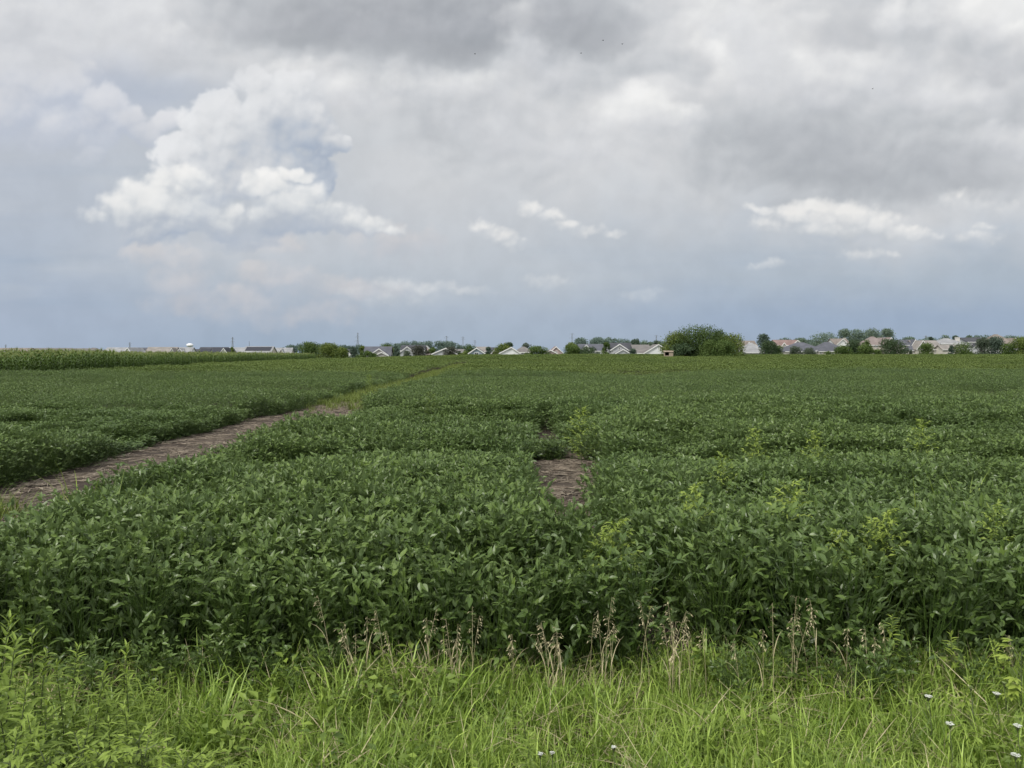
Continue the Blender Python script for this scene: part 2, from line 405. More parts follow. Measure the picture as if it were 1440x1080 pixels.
def strip(name, ys, lo, hi, mat, n=9, dz=.004, bump=.025):
    V = []; F = []
    for y in ys:
        for k in range(n):
            x = lo(y)+(hi(y)-lo(y))*k/(n-1)
            V.append((float(x), float(y), gz(x, y)+dz+bump*float(vnoise(x*2.3, y*2.3))))
    for j in range(len(ys)-1):
        for k in range(n-1): F.append((j*n+k, j*n+k+1, (j+1)*n+k+1, (j+1)*n+k))
    me = bpy.data.meshes.new(name); me.from_pydata(V, [], F); me.materials.append(mat)
    me.polygons.foreach_set('use_smooth', [True]*len(F))
    o = bpy.data.objects.new(name, me); COL.objects.link(o); o['kind'] = 'structure'
    return o
strip('dirt_path', np.arange(5, 118, .4), lambda y: PATH_L(y)-.25, lambda y: PATH_R(y)+.25, M['soil'], 13)
def bl(y): return np.interp(y, [5.2, 6, 8, 10, 12, 15.4, 15.6, 17, 20, 22, 24, 27, 28], [.9, .3, -.1, -.1, -.1, -.1, .8, .8, .7, .4, .5, .8, 1.0])
def bh(y): return np.interp(y, [5.2, 6, 8, 10, 12, 15.4, 15.6, 17, 20, 22, 24, 27, 28], [1.6, 1.3, 1.4, 1.6, 1.8, 2.1, 1.9, 1.7, 1.5, 1.6, 1.5, 1.4, 1.4])
strip('bare_soil', np.arange(5.2, 28, .3), bl, bh, M['soil'], 8)

# last year's stalks and straw lying on the bare soil
def straw_src(name):
    mb = MB()
    for i in range(9):
        a = random.gauss(0, .45); L = random.uniform(.08, .4); w = random.uniform(.004, .011)
        c = Vector((random.uniform(-.2, .2), random.uniform(-.2, .2), random.uniform(.01, .03)))
        d = Vector((math.cos(a), math.sin(a), random.gauss(0, .05)))*L/2
        t = random.uniform(.35, 1.25)
        mb.tube([c-d, c+Vector((0, 0, random.uniform(0, .01))), c+d], [w, w, w*.8], 4, (t, t*.97, t*.92, 1))
    return source(mb.mesh(name, M['straw']))
straw = [straw_src('straw_bits') for _ in range(5)]
n = 2200
sy = rng.uniform(8, 60, n)**1.0; sx = PATH_L(sy)+rng.uniform(0, 1, n)*(PATH_R(sy)-PATH_L(sy))
n2 = 420; by = rng.uniform(8, 17, n2); bx = rng.uniform(.1, 1.9, n2); kb = in_bare(bx, by); bx, by = bx[kb], by[kb]
sx = np.concatenate([sx, bx]); sy = np.concatenate([sy, by]); n = len(sx)
scatter('straw_residue', straw, np.stack([sx, sy, ground_z(sx, sy)+.012], 1), np.stack([np.zeros(n), np.zeros(n), rng.normal(0, .8, n)], 1),
        np.repeat(rng.uniform(.5, 1.1, n)[:, None], 3, 1), rng.integers(0, 5, n), 'pale straw and broken stalks littering the bare soil', 'straw')

# ---------------------------------------------------------------- grasses
def blade(mb, p, az, L, w, lean, curl, tint, segs=4):
    pts = []; d = Vector((math.cos(az), math.sin(az), 0)); el = math.pi/2-lean; q = Vector(p)
    for i in range(segs+1):
        pts.append(q.copy()); q = q+(d*math.cos(el)+Vector((0, 0, math.sin(el))))*(L/segs); el -= curl/segs*(.5+i/segs)
    s = Vector((-d.y, d.x, 0)); tw = random.uniform(-.6, .6); s = s*math.cos(tw)+Vector((0, 0, 1))*math.sin(tw)*.6
    vs = []; cs = []
    for i, q in enumerate(pts):
        t = i/segs; ww = w*(1-t**1.8)*(.7+.3*min(1, t*4))+.0006
        vs += [q-s*ww/2, q+s*ww/2]; cs += [(tint, .5, 0, 1)]*2
    mb.add(vs, [(2*i, 2*i+1, 2*i+3, 2*i+2) for i in range(segs)], cs)

def grass_tuft(name, nb, L0, L1, w, mat, spread=.07, tint=(.5, .22), lean=.35):
    mb = MB()
    for _ in range(nb):
        r = spread*math.sqrt(random.random()); a = random.uniform(0, 6.283)
        blade(mb, (r*math.cos(a), r*math.sin(a), 0), random.uniform(0, 6.283), random.uniform(L0, L1), w*random.uniform(.7, 1.3), abs(random.gauss(0, lean)), random.uniform(.5, 2.9), min(1, max(0, random.gauss(*tint))))
    return source(mb.mesh(name, mat))
g_src = [grass_tuft('grass_tuft', 17, .14, .36, .0105, M['grass'], lean=.55, tint=(.5, .32)) for _ in range(6)] + \
        [grass_tuft('grass_tuft_fine', 20, .14, .30, .0045, M['grass'], tint=(.6, .22)) for _ in range(3)] + \
        [grass_tuft('dry_tuft', 9, .15, .38, .004, M['drygrass'], lean=.5) for _ in range(3)]
def rosette(name, nl):
    mb = MB()
    for i in range(nl):
        a = random.uniform(0, 6.28); h = random.uniform(.05, .26); r = random.uniform(.01, .09); p = Vector((math.cos(a)*r, math.sin(a)*r, h)); L_ = random.uniform(.03, .07)
        leaflet(mb, p, dirv(a+random.gauss(0, .4), random.gauss(.25, .35)), Vector((random.gauss(0, .3), random.gauss(0, .3), 1)), L_, L_*random.uniform(.3, .6), .25, .3, min(1, max(0, random.gauss(.45, .25))), simple=True)
        mb.tube([(0, 0, 0), p], [.002, .0012], 3, (.3, .3, 0, 1), cap=False)
    return source(mb.mesh(name, M['weed']))
def thatch(name):
    mb = MB()
    for i in range(14):
        blade(mb, (random.uniform(-.1, .1), random.uniform(-.1, .1), random.uniform(.02, .16)), random.uniform(0, 6.28), random.uniform(.12, .34), .005, random.uniform(1., 1.5), random.uniform(-.3, .9), random.uniform(0, .9))
    return source(mb.mesh(name, M['drygrass']))
g_src += [rosette('broadleaf', 22) for _ in range(4)] + [thatch('thatch') for _ in range(3)]
n = 9500
vx = rng.uniform(-5.2, 5.2, n); vy = rng.uniform(2.3, 5.45, n)
edge = 5.0+.28*vnoise(vx*1.4+8, 4.)-.1*vnoise(vx*5, 9.)
thin = np.where(vx < -1.3, .55, 1.)
dens = np.where(vy < edge, 1., .3)*thin
k = (rng.random(n) < dens) & (np.abs(vx) < .78*vy+.9)
vx, vy = vx[k], vy[k]; n = len(vx); edge = edge[k]
dry = rng.random(n) < (.025+.16*sst(-.5, 0, vy-edge))
gi = np.where(dry, rng.integers(9, 12, n), np.where(rng.random(n) < .7, rng.integers(0, 6, n), rng.integers(6, 9, n)))
pz = rng.random(n); gi = np.where(pz < .04+.06*sst(.55, .75, vnoise(vx*.9+3, vy*1.5+60)), rng.integers(12, 16, n), np.where(pz > .97-.09*sst(.5, .75, vnoise(vx*1.7+33, vy*2.5+6)), rng.integers(16, 19, n), gi))
hs = .48+.60*vnoise(vx*1.6+4, vy*1.9)+.24*vnoise(vx*4, vy*4+7)
scatter('grass', g_src, np.stack([vx, vy, ground_z(vx, vy)], 1), np.stack([rng.normal(0, .12, n), rng.normal(0, .12, n), rng.uniform(0, 6.283, n)], 1),
        np.repeat((hs*rng.uniform(.8, 1.2, n))[:, None], 3, 1), gi, 'bright green roadside grass along the bottom of the view', 'grass')
# yellowish grass growing over the far end of the path and at its near end
M['pathgrass'] = leaf_mat('path_grass_blade', (.075, .115, .02), (.22, .27, .06), rough=.5, spec=.3, transl=.25)
pg_src = [grass_tuft('path_grass', 16, .15, .42, .012, M['pathgrass'], spread=.14, tint=(.5, .25)) for _ in range(4)]
n = 3800
wy = rng.uniform(24, 112, n); wx = PATH_L(wy)+rng.uniform(0, 1, n)*(PATH_R(wy)-PATH_L(wy))
k = rng.random(n) < sst(25, 35, wy)*(.5+.5*vnoise(wx*.7, wy*.3)); wx, wy = wx[k], wy[k]
ex = rng.uniform(-7.2, -6.6, 16); ey = rng.uniform(9.9, 10.5, 16)
wx = np.concatenate([wx, ex]); wy = np.concatenate([wy, ey]); n = len(wx)
scatter('path_grass', pg_src, np.stack([wx, wy, ground_z(wx, wy)], 1), np.stack([np.zeros(n), np.zeros(n), rng.uniform(0, 6.283, n)], 1),
        np.repeat(rng.uniform(.8, 1.4, n)[:, None], 3, 1), rng.integers(0, 4, n), 'yellow green grass growing over the far stretch of the dirt path', 'grass')

# ---------------------------------------------------------------- corn
def corn_plant(name):
    mb = MB(); H = random.uniform(2.1, 2.35)
    mb.tube([(0, 0, 0), (.01, .01, H*.6), (.0, .02, H)], [.016, .013, .007], 4, (.55, 0, 0, 1), cap=False)
    a0 = random.uniform(0, 6.283)
    for i in range(13):
        h = .25+(H-.3)*i/12; az = a0+(i % 2)*math.pi+random.gauss(0, .35)
        L = random.uniform(.6, .9)*(1-.35*abs(i/12-.5)); d = dirv(az, 0); s = Vector((-d.y, d.x, 0))
        el = 1.05; q = Vector((0, 0, h)); vs = []; cs = []; w0 = random.uniform(.09, .13); t_ = min(1, max(0, random.gauss(.2+.62*(h/H)**2, .13)))  # tint lightens up the stalk: sunlit upper leaves put into the colour
        for k in range(6):
            t = k/5; w = w0*(1-t**1.6)+.004
            vs += [q-s*w/2, q+s*w/2]; cs += [(t_, 0, 0, 1)]*2
            q = q+(d*math.cos(el)+Vector((0, 0, math.sin(el))))*L/5; el -= random.uniform(.38, .5)
        mb.add(vs, [(2*k, 2*k+1, 2*k+3, 2*k+2) for k in range(5)], cs)
    me = mb.mesh(name, M['corn']); me.materials.append(M['tassel'])
    tb = MB()
    for k in range(7):
        d = dirv(random.uniform(0, 6.283), random.uniform(.7, 1.5)); 
        tb.tube([(0, .02, H-.02), Vector((0, .02, H+.06))+d*random.uniform(.12, .26)], [.012, .009], 3)
    o = source(tb.mesh('t', M['tassel'])); 
    # join the tassel into the plant mesh
    base = len(me.vertices); v2 = [tuple(v.co) for v in me.vertices]+tb.v; f2 = [tuple(p.vertices) for p in me.polygons]; nf = len(f2); f2 += [tuple(base+i for i in f) for f in tb.f]
    m2 = bpy.data.meshes.new(name); m2.from_pydata(v2, [], f2); m2.materials.append(M['corn']); m2.materials.append(M['tassel'])
    m2.polygons.foreach_set('material_index', [0]*nf+[1]*len(tb.f))
    a = m2.color_attributes.new('tint', 'FLOAT_COLOR', 'POINT'); a.data.foreach_set('color', np.array(mb.c+tb.c, np.float32).ravel())
    HIDE.objects.unlink(o)
    return source(m2)
corn_src = [corn_plant('corn_plant') for _ in range(6)]
cp = []
for r in range(46):
    dy = .24 if r < 7 else .42
    ys = np.arange(44, 192-1.0*(r % 2), dy)
    x0 = -38.8-.077*(ys-58)-.76*r
    cp.append(np.stack([x0+rng.normal(0, .07, len(ys)), ys+rng.uniform(-.08, .08, len(ys))], 1))
cp = np.concatenate(cp); n = len(cp)
hh = .86-.11*sst(60, 140, cp[:, 1])+.12*vnoise(cp[:, 0]*.2, cp[:, 1]*.12)+rng.normal(0, .06, n)
scatter('corn_crop', corn_src, np.stack([cp[:, 0], cp[:, 1], ground_z(cp[:, 0], cp[:, 1])], 1), np.stack([rng.normal(0, .05, n), rng.normal(0, .05, n), rng.uniform(0, 6.283, n)], 1),
        np.repeat(hh[:, None], 3, 1), rng.integers(0, 6, n), 'tall tasselled corn standing in rows at the left edge of the beans', 'crop')

# ---------------------------------------------------------------- single foreground plants
def copy_tree(o, parent=None):
    c = o.copy(); COL.objects.link(c)
    if parent: c.parent = parent
    for ch in list(o.children): copy_tree(ch, c)
    return c

def goldenrod(h, mat, n=64, L=.09, branchy=0.):
    """upright leafy stem with narrow leaves spiralling up to a tight tip"""
    root = empty('leafy_weed', (0, 0, 0))
    lean = Vector((random.gauss(0, .07), random.gauss(0, .07), 1))
    st = MB(); pts = [lean*(h*t)+Vector((.02*math.sin(3*t), .015*math.sin(4*t), 0)) for t in np.linspace(0, 1, 7)]
    st.tube(pts, [.0045-.003*t for t in np.linspace(0, 1, 7)], 5, (1, 1, 1, 1), cap=False)
    lv = MB(); a = random.uniform(0, 6)
    for i in range(n):
        t = .12+.88*(i/n)**.85; a += 2.4+random.gauss(0, .2)
        k = min(5, int(t*6)); p = pts[k].lerp(pts[k+1], t*6-k) if t < 1 else pts[-1]
        LL = L*(1.15-.65*t**3)*random.uniform(.75, 1.2); el = .15+.9*t**4+random.gauss(0, .2)-.5*(1-t)
        d = dirv(a, el)
        leaflet(lv, p, d, Vector((random.gauss(0, .2), random.gauss(0, .2), 1)), LL, LL*.24, .3, random.uniform(.1, .55), min(1, max(0, .15+.75*t**2+random.gauss(0, .1))))
    st.build('stem', M['stem'], root); lv.build('foliage', mat, root)
    return root

def ferny(h, mat, n=26, k=1.):
    """branching weed with finely cut leaves"""
    root = empty('leafy_weed', (0, 0, 0)); st = MB(); lv = MB()
    st.tube([(0, 0, 0), (.01, 0, h*.5), (.02, .01, h)], [.004, .003, .0015], 5, (1, 1, 1, 1), cap=False)
    for i in range(n):
        t = .15+.85*i/n; a = i*2.4+random.gauss(0, .3); Lb = h*.38*(1.1-t)+.04; p = Vector((.015*t, 0, h*t))
        d = dirv(a, .45); st.tube([p, p+d*Lb], [.002, .001], 3, (1, 1, 1, 1), cap=False)
        for j in range(7):
            q = p+d*Lb*(j+1)/7
            for s in (-1, 1):
                LL = random.uniform(.018, .036)*k
                leaflet(lv, q, dirv(a+s*.75+random.gauss(0, .2), .25+random.gauss(0, .3)), Vector((random.gauss(0, .3), random.gauss(0, .3), 1)), LL, LL*.34, .2, .3, min(1, max(0, .35+.4*t+random.gauss(0, .15))), simple=True)
    st.build('stem', M['stem'], root); lv.build('foliage', mat, root)
    return root

def place(o, x, y, s=1., z=None, rz=None):
    o.location = (x, y, gz(x, y) if z is None else z); o.scale = (s, s, s); o.rotation_euler.z = random.uniform(0, 6.283) if rz is None else rz

protoA = [goldenrod(.62, M['weed']) for _ in range(4)]; protoB = [ferny(.34, M['weed']) for _ in range(3)]
used = set()
def use(p):
    if p.name in used: return copy_tree(p)
    used.add(p.name); return p
spots = [(6, 872, 3.85), (20, 905, 3.7), (45, 890, 3.95), (62, 918, 3.9), (88, 930, 4.1), (110, 912, 4.3), (130, 935, 3.9), (150, 945, 4.2), (172, 905, 4.4), (190, 940, 4.05), (212, 955, 4.3), (178, 985, 3.8), (35, 960, 3.5), (80, 985, 3.5), (110, 1000, 3.5), (236, 945, 4.6), (250, 985, 4.15), (68, 1030, 3.35), (205, 1000, 3.75), (150, 1010, 3.55), (270, 975, 4.5), (300, 985, 4.4), (10, 940, 3.6), (50, 1000, 3.3), (232, 1015, 3.8)]
for i, (px, py, d) in enumerate(spots):
    p = at(px, py, d); o = use(protoA[i % 4]); place(o, p.x, p.y, max(.3, (p.z-gz(p.x, p.y)))/.62)
    tag(o, 'upright narrow-leaved green weed in the thicket at the lower left corner', 'weed', 'tall leafy weeds in the lower left corner')
for i, (px, py, d) in enumerate([(110, 1045, 3.35), (150, 1060, 3.3), (210, 1050, 3.4), (255, 1065, 3.35), (185, 1035, 3.5), (60, 1062, 3.2), (290, 1060, 3.5), (320, 1075, 3.4), (20, 1050, 3.2), (735, 1035, 3.6), (742, 1000, 3.9)]):
    p = at(px, py, d); o = use(protoB[i % 3]) if i < 9 else copy_tree(protoA[i % 4]); place(o, p.x, p.y, max(.3, (p.z-gz(p.x, p.y)))/(.34 if i < 9 else .62))
    if i < 9: tag(o, 'low ferny green weed at the foot of the tall weeds in the corner', 'weed', 'ferny weeds in the lower left corner')
    else: tag(o, ('small leafy weed in the middle of the grass near two white flowers', 'leafy weed behind the other in the middle of the grass')[i-9], 'weed')
# tall weeds standing at the bean edge on the right
for px, py, d, lab in [(1258, 868, 4.95, 'tall bright narrow-leaved weed rising against the beans at right'), (1342, 890, 4.9, 'thin narrow-leaved weed with brown lower leaves right of the tall bright one'), (1357, 952, 4.4, 'short yellow green leafy weed beside the round closed flower heads'), (1403, 900, 4.8, 'leafy green weed at the right edge near the lobed yellow leaves'), (540, 930, 4.7, 'leafy weed poking out of the grass below the left dry seed heads')]:
    p = at(px, py, d); o = copy_tree(protoA[random.randrange(4)]); place(o, p.x, p.y, max(.3, (p.z-gz(p.x, p.y)))/.62); tag(o, lab, 'weed')
    for ch in o.children:
        if ch.name.startswith('foliage'): ch.data = ch.data.copy(); ch.data.materials[0] = M['yweed']

# pale weeds and grass sticking out of the bean canopy
yprotoF = [ferny(1.0, M['yweed'], 34, 2.3) for _ in range(3)]
def lush(o):
    return o
field_weeds = [
 (1112, 690, 8.2, 1.0, 'bushy pale green weed standing out of the beans right of centre'),
 (1295, 603, 14.5, 1.1, 'single pale weed far out in the right half of the beans'),
 (978, 690, 8.3, .75, 'small pale weed with a white tipped leaf right of the bare patch'),
 (1228, 742, 6.9, .8, 'pale yellow green weed low in the beans at right'),
 (1180, 752, 6.8, .6, 'little yellow weed beside the larger pale weed low in the beans'),
 (1250, 725, 7.3, .6, 'thin pale weed just behind the low yellow green weed'),
 (1400, 715, 7.8, .55, 'small yellowish weed near the right edge of the beans'),
 (1145, 615, 13.5, .8, 'small pale weed tuft beyond the bushy pale weed'),
 (1015, 645, 11., .7, 'faint pale weed midway behind the small white tipped weed'),
 (818, 588, 15.5, 1.3, 'light green weed clump beside the dark gap in the beans'),
 (1060, 612, 13., .8, 'whitish green weed far off in the beans right of centre'),
 (868, 745, 6.6, 1.15, 'broad light green weed clump just right of the narrow gap'),
 (845, 760, 6.4, .9, 'lower light green weed clump at the near end of the gap'),
 (606, 562, 21., 1.0, 'dark weed tuft standing up left of the dark gap'),
 (519, 540, 42., 1.1, 'pale weed spike standing in the grassy part of the path'),
]
for i, (px, py, d, s, lab) in enumerate(field_weeds):
    d = max(5.7, FPX*(1.22-.12*s)/(py-9*s-HOR)) if py > 570 else d
    p = at(px, py-12*s, d); o = use(yprotoF[i % 3]); h = max(.5, p.z-gz(p.x, p.y)); place(o, p.x, p.y, h); o.scale = (h*(.35+.5*s), h*(.35+.5*s), h); tag(o, lab, 'weed')
    if lab.startswith('dark'):
        for ch in o.children:
            if ch.name.startswith('foliage'): ch.data = ch.data.copy(); ch.data.materials[0] = M['soyfar']
def grass_clump(name, mat, nb, L0, L1, w, spread=.1):
    root = empty(name, (0, 0, 0)); mb = MB()
    for _ in range(nb):
        r = spread*math.sqrt(random.random()); a = random.uniform(0, 6.283)
        blade(mb, (r*math.cos(a), r*math.sin(a), 0), random.uniform(0, 6.283), random.uniform(L0, L1), w*random.uniform(.7, 1.2), abs(random.gauss(.1, .2)), random.uniform(.6, 1.8), min(1, max(0, random.gauss(.6, .2))), 6)
    o = mb.build('blade_tuft', mat, root)
    return root
for px, d, sp, nb, lab in [(160, 7.6, .35, 26, 'wild grass clump with long blades in the beans below the path'), (115, 8.6, .2, 12, 'smaller wild grass tuft beside the path edge'), (1155, 7.4, .3, 10, 'few long arching grass blades right of the bushy pale weed'), (1275, 7.2, .2, 7, 'thin upright grass blades in the beans at right'), (1360, 8., .3, 10, 'arching pale grass blades near the right edge of the beans')]:
    x = (px-720)/FPX*d; o = grass_clump('wild_grass', M['yweed'], nb, .9, 1.22, .016, sp); place(o, x, d); tag(o, lab, 'grass clump')

# dry seed-head grass along the bean edge
def brome(n, h, spread, droop):
    root = empty('dry_grass', (0, 0, 0))
    for k in range(n):
        mb = MB(); hd = MB()
        x0, y0 = random.gauss(0, spread), random.gauss(0, spread*.6); hh = h*random.uniform(.72, 1.05); az = random.uniform(0, 6.283); ln = random.uniform(.02, .22)
        d = dirv(az, 0); P = [Vector((x0, y0, 0))+d*(ln*hh*t*t)+Vector((0, 0, hh*t)) for t in (0, .25, .5, .75, 1)]
        mb.tube(P, [.0018, .0016, .0014, .0011, .0008], 4, (random.uniform(.3, .8), 0, 0, 1), cap=False)
        for b in range(2):
            blade(mb, P[1+b], random.uniform(0, 6.283), random.uniform(.12, .25), .006, .4, 1.6, random.uniform(.2, .7))
        st = mb.build('stalk', M['drygrass'], root)
        for j in range(14):
            t = .76+.26*j/14; q = P[3].lerp(P[4], min(1, (t-.75)/.25)); a = az+random.gauss(0, .9)
            br = dirv(a, .5-droop*random.random())*random.uniform(.008, .035)
            e = q+br; hd.tube([q, e], [.0006, .0005], 3, (.6, 0, 0, 1), cap=False)
            dd = (dirv(a, -.5-.6*random.random())); Ls = random.uniform(.012, .022)
            leaflet(hd, e, dd, Vector((random.gauss(0, 1), random.gauss(0, 1), .4)), Ls, Ls*.34, .3, .1, min(1, max(0, random.gauss(.75, .2))))
        hd.build('seed_head', M['drygrass'], st)
    return root
dry = [(512, 872, 5, .05, 'upright clump of tan seed heads, leftmost of the dry grass'), (556, 850, 3, .05, 'two or three tall tan seed heads right of the leftmost dry clump'), (607, 868, 2, .03, 'pale seed heads bowing over between two dry clumps'),
 (643, 872, 5, .05, 'dense whitish clump of dry seed heads left of centre'), (668, 852, 2, .03, 'single tall whitish seed stalk beside the dense dry clump'), (718, 878, 3, .06, 'thin dry stalks with sparse heads near the centre'),
 (770, 862, 4, .08, 'loose tan seed heads just right of the centre stalks'), (790, 870, 4, .08, 'tangled dry stalks leaning between the centre clumps'), (855, 828, 3, .05, 'tallest tan seed stalk, in the middle of the dry grass'),
 (838, 868, 4, .08, 'brownish dry clump at the foot of the tallest seed stalk'), (910, 838, 2, .03, 'drooping feathery seed heads left of the dark notch'), (946, 852, 5, .05, 'reddish tan seed heads standing before the dark notch'),
 (966, 870, 5, .07, 'bushy brown dry clump right of the reddish seed heads'), (1084, 846, 2, .03, 'cream seed head with a slim stalk, right of centre'), (1125, 842, 4, .04, 'long drooping cream seed heads at centre right'),
 (1146, 818, 3, .04, 'tall thin dry stalks next to the drooping cream heads'), (1190, 866, 1, .02, 'lone slim dry stalk right of the cream heads'), (1219, 858, 3, .03, 'tan seed head left of the tall bright weed'),
 (1248, 842, 1, .02, 'thin dry stalk behind the tall bright weed'), (1338, 918, 5, .06, 'brown drooping dry clump at right below the beans'), (1408, 895, 3, .05, 'dry tan heads near the right edge'), (470, 835, 1, .02, 'very thin pale stalk left of the dry clumps'), (1010, 880, 3, .08, 'scattered dry stalks right of the bushy brown clump')]
for px, py, nn, sp, lab in dry:
    d = random.uniform(4.75, 5.0); p = at(px, py, d); h = max(.3, p.z-gz(p.x, p.y))
    o = brome(max(1, round(nn*.75)), h, sp, 1.2); o.location = (p.x, p.y, gz(p.x, p.y)); tag(o, lab, 'dry grass')

# wild carrot: flat white umbels
def umbel(h, closed=False, rad=.032):
    root = empty('wild_carrot', (0, 0, 0)); st = MB(); fl = MB()
    st.tube([(0, 0, 0), (.01, 0, h*.5), (0, .01, h-.03)], [.003, .0025, .002], 5, (1, 1, 1, 1), cap=False)
    top = Vector((0, .01, h-.03)); n = 30
    for i in range(n):
        a = i*2.4; r = rad*math.sqrt((i+.5)/n)*(.55 if closed else 1)
        q = Vector((r*math.cos(a), .01+r*math.sin(a), h+random.gauss(0, .002)-(r*r*(22 if closed else 2))))
        st.tube([top, q], [.0007, .0006], 3, (1, 1, 1, 1), cap=False)
        for j in range(6):
            b = j*1.047+a; rr = .0042
            fl.add([q, q+Vector((math.cos(b)*rr, math.sin(b)*rr, .002)), q+Vector((math.cos(b+.8)*rr, math.sin(b+.8)*rr, .002))], [(0, 1, 2)])
    for j in range(4):
        blade(st, (0, 0, h*.2*j), random.uniform(0, 6), .12, .006, .5, 1.2, 1.)
    st.build('stem', M['stem'], root); fl.build('flower_head', M['bud'] if closed else M['petal'], root)
    return root
for px, py, d, cl, lab in [(1308, 981, 4.25, 0, 'flat white flower head highest on the right side of the grass'), (1336, 1018, 4.0, 0, 'white flower head lower right of the highest white flower'), (1433, 1022, 3.95, 0, 'white flower head cut by the right edge of the picture'),
  (1404, 977, 4.3, 0, 'white flower head seen edge-on near the right edge'), (1430, 1063, 3.65, 0, 'dim white flower head lowest in the right corner'), (760, 1061, 3.6, 0, 'small white flower at the bottom centre, left of its twin'), (777, 1063, 3.6, 0, 'small white flower at the bottom centre, right of its twin'), (863, 1051, 3.65, 0, 'white flower in the grass right of the bottom centre pair'),
  (1282, 988, 4.2, 1, 'round greenish closed flower head left of the white flowers'), (1368, 968, 4.35, 1, 'round pale closed flower head between the white flowers'), (1415, 962, 4.4, 1, 'round closed flower head nearest the lobed yellow leaves')]:
    p = at(px, py, d); h = max(.25, p.z-gz(p.x, p.y)); o = umbel(h, bool(cl), .010 if px < 900 else .020); o.location = (p.x, p.y, gz(p.x, p.y)); o.rotation_euler = (random.gauss(.0, .03), 0, 0); tag(o, lab, 'wildflower')
# lobed yellow-green leaves at the right edge
root = empty('lobed_weed', (0, 0, 0)); lv = MB(); st = MB()
for i in range(9):
    h = .25+.035*i; a = 2.6+random.gauss(0, .9); d = dirv(a, .2); p = Vector((0, 0, h))+d*.08; st.tube([(0, 0, h-.06), p], [.002, .0015], 3, (1, 1, 1, 1), cap=False)
    for da, s in ((0, 1), (.7, .85), (-.7, .85), (1.4, .6), (-1.4, .6)):
        leaflet(lv, p, dirv(a+da, .1), Vector((random.gauss(0, .2), random.gauss(0, .2), 1)), .075*s, .032*s, .15, .3, .9)
st.tube([(0, 0, 0), (0, 0, .52)], [.004, .002], 5, (1, 1, 1, 1), cap=False)
st.build('stem', M['stem'], root); lv.build('foliage', M['yweed'], root)
p = at(1436, 950, 4.5); place(root, p.x, p.y, 1., rz=0); tag(root, 'weed with lobed yellow green leaves at the right edge', 'weed')

# ---------------------------------------------------------------- trees and bushes
CR = {
 'dark':  leaf_mat('crown_dark', (.026, .050, .024), (.078, .118, .052), rough=.6, spec=.2, transl=.12, hue_rand=0),
 'mid':   leaf_mat('crown_mid', (.030, .064, .014), (.125, .180, .048), rough=.6, spec=.2, transl=.14, hue_rand=0),
 'olive': leaf_mat('crown_olive', (.050, .088, .016), (.185, .230, .055), rough=.6, spec=.2, transl=.16, hue_rand=0),
 'grey':  leaf_mat('crown_greygreen', (.050, .070, .048), (.120, .150, .100), rough=.6, spec=.2, transl=.14, hue_rand=0),
 'deep':  leaf_mat('crown_deep', (.020, .044, .012), (.095, .145, .040), rough=.6, spec=.2, transl=.12, hue_rand=0),
 'red':   leaf_mat('crown_bronze', (.040, .042, .034), (.085, .092, .066), rough=.6, spec=.2, transl=.1, hue_rand=0),
 'haze':  leaf_mat('crown_hazy', (.095, .140, .100), (.185, .240, .175), rough=.8, spec=.1, transl=.1, hue_rand=0),  # distance haze mixed into the leaf colour
 'haze2': leaf_mat('crown_hazy_blue', (.10, .150, .130), (.170, .225, .190), rough=.8, spec=.1, transl=.1, hue_rand=0),  # distance haze put into the colour, bluer for the far woods
 'blue':  leaf_mat('crown_bluegreen', (.044, .072, .054), (.100, .138, .102), rough=.6, spec=.2, transl=.1, hue_rand=0),
}
M['shrubwood'] = M['bark']

def crown_mesh(W, D, z0, z1, leaf, shape='round', nsub=None, dens=3.0, seed=0, spiky=0.):
    """many small leaf faces on clumps spread through the crown's volume"""
    r = np.random.default_rng(seed)
    H = z1-z0; mb = MB()
    nsub = nsub or int(np.clip(W*H/1.1, 14, 70))
    subs = []
    for i in range(nsub):
        t = r.uniform(0, 1)
        if shape == 'cone': w = (1-t)*.95+.05
        elif shape == 'tree': w = math.sqrt(max(.25, 1-(1.6*t-.6)**2))
        elif shape == 'low': w = math.sqrt(max(.03, 1-t**2.2))
        else: w = math.sqrt(max(.04, 1-(1.5*t-.45)**2)) if t > .3 else .98
        a = r.uniform(0, 6.283); q = r.uniform(.25, 1)**.5*w
        rad = r.uniform(.20, .34)*min(W, H*1.4)*(.6 if shape == 'cone' else .75)
        cx, cy = math.cos(a)*q*max(.05, W/2-rad), math.sin(a)*q*max(.05, D/2-rad)
        cz = z0+H*t; cz = min(max(cz, z0+rad*.5), z1-rad*(.8 if shape != 'cone' else .4))
        subs.append((cx, cy, cz, rad, r.uniform(.15, .75)))
    A = W*H
    n = int(min(14000, dens*2.3*A/(leaf*leaf*.55)))
    wts = np.array([s[3]**2 for s in subs]); wts /= wts.sum()
    pick = r.choice(len(subs), n, p=wts)
    for k in pick:
        cx, cy, cz, rad, tn = subs[k]
        v = r.normal(0, 1, 3); v /= np.linalg.norm(v); rr = rad*(1+min(.28, r.normal(0, .20)))*(1+spiky*max(0, v[2])*r.random())
        p = np.array([cx, cy, cz])+v*rr*np.array([1, 1, .85])
        if p[2] < z0-.1: p[2] = z0+r.random()*.3
        d = v*.5+r.normal(0, .6, 3)+np.array([0, 0, .25]); d /= np.linalg.norm(d)
        s = np.cross(d, v+r.normal(0, .4, 3)); s /= (np.linalg.norm(s)+1e-6)
        L = leaf*r.uniform(.7, 1.35); w = L*.62
        t_ = float(np.clip(tn+r.normal(0, .16)+.12*v[2], 0, 1))  # clump tops tinted lighter than undersides, shading put into the colour
        mb.add([p-d*L/2, p+s*w/2, p+d*L/2, p-s*w/2], [(0, 1, 2, 3)], (t_, .5, 0, 1))
    return mb

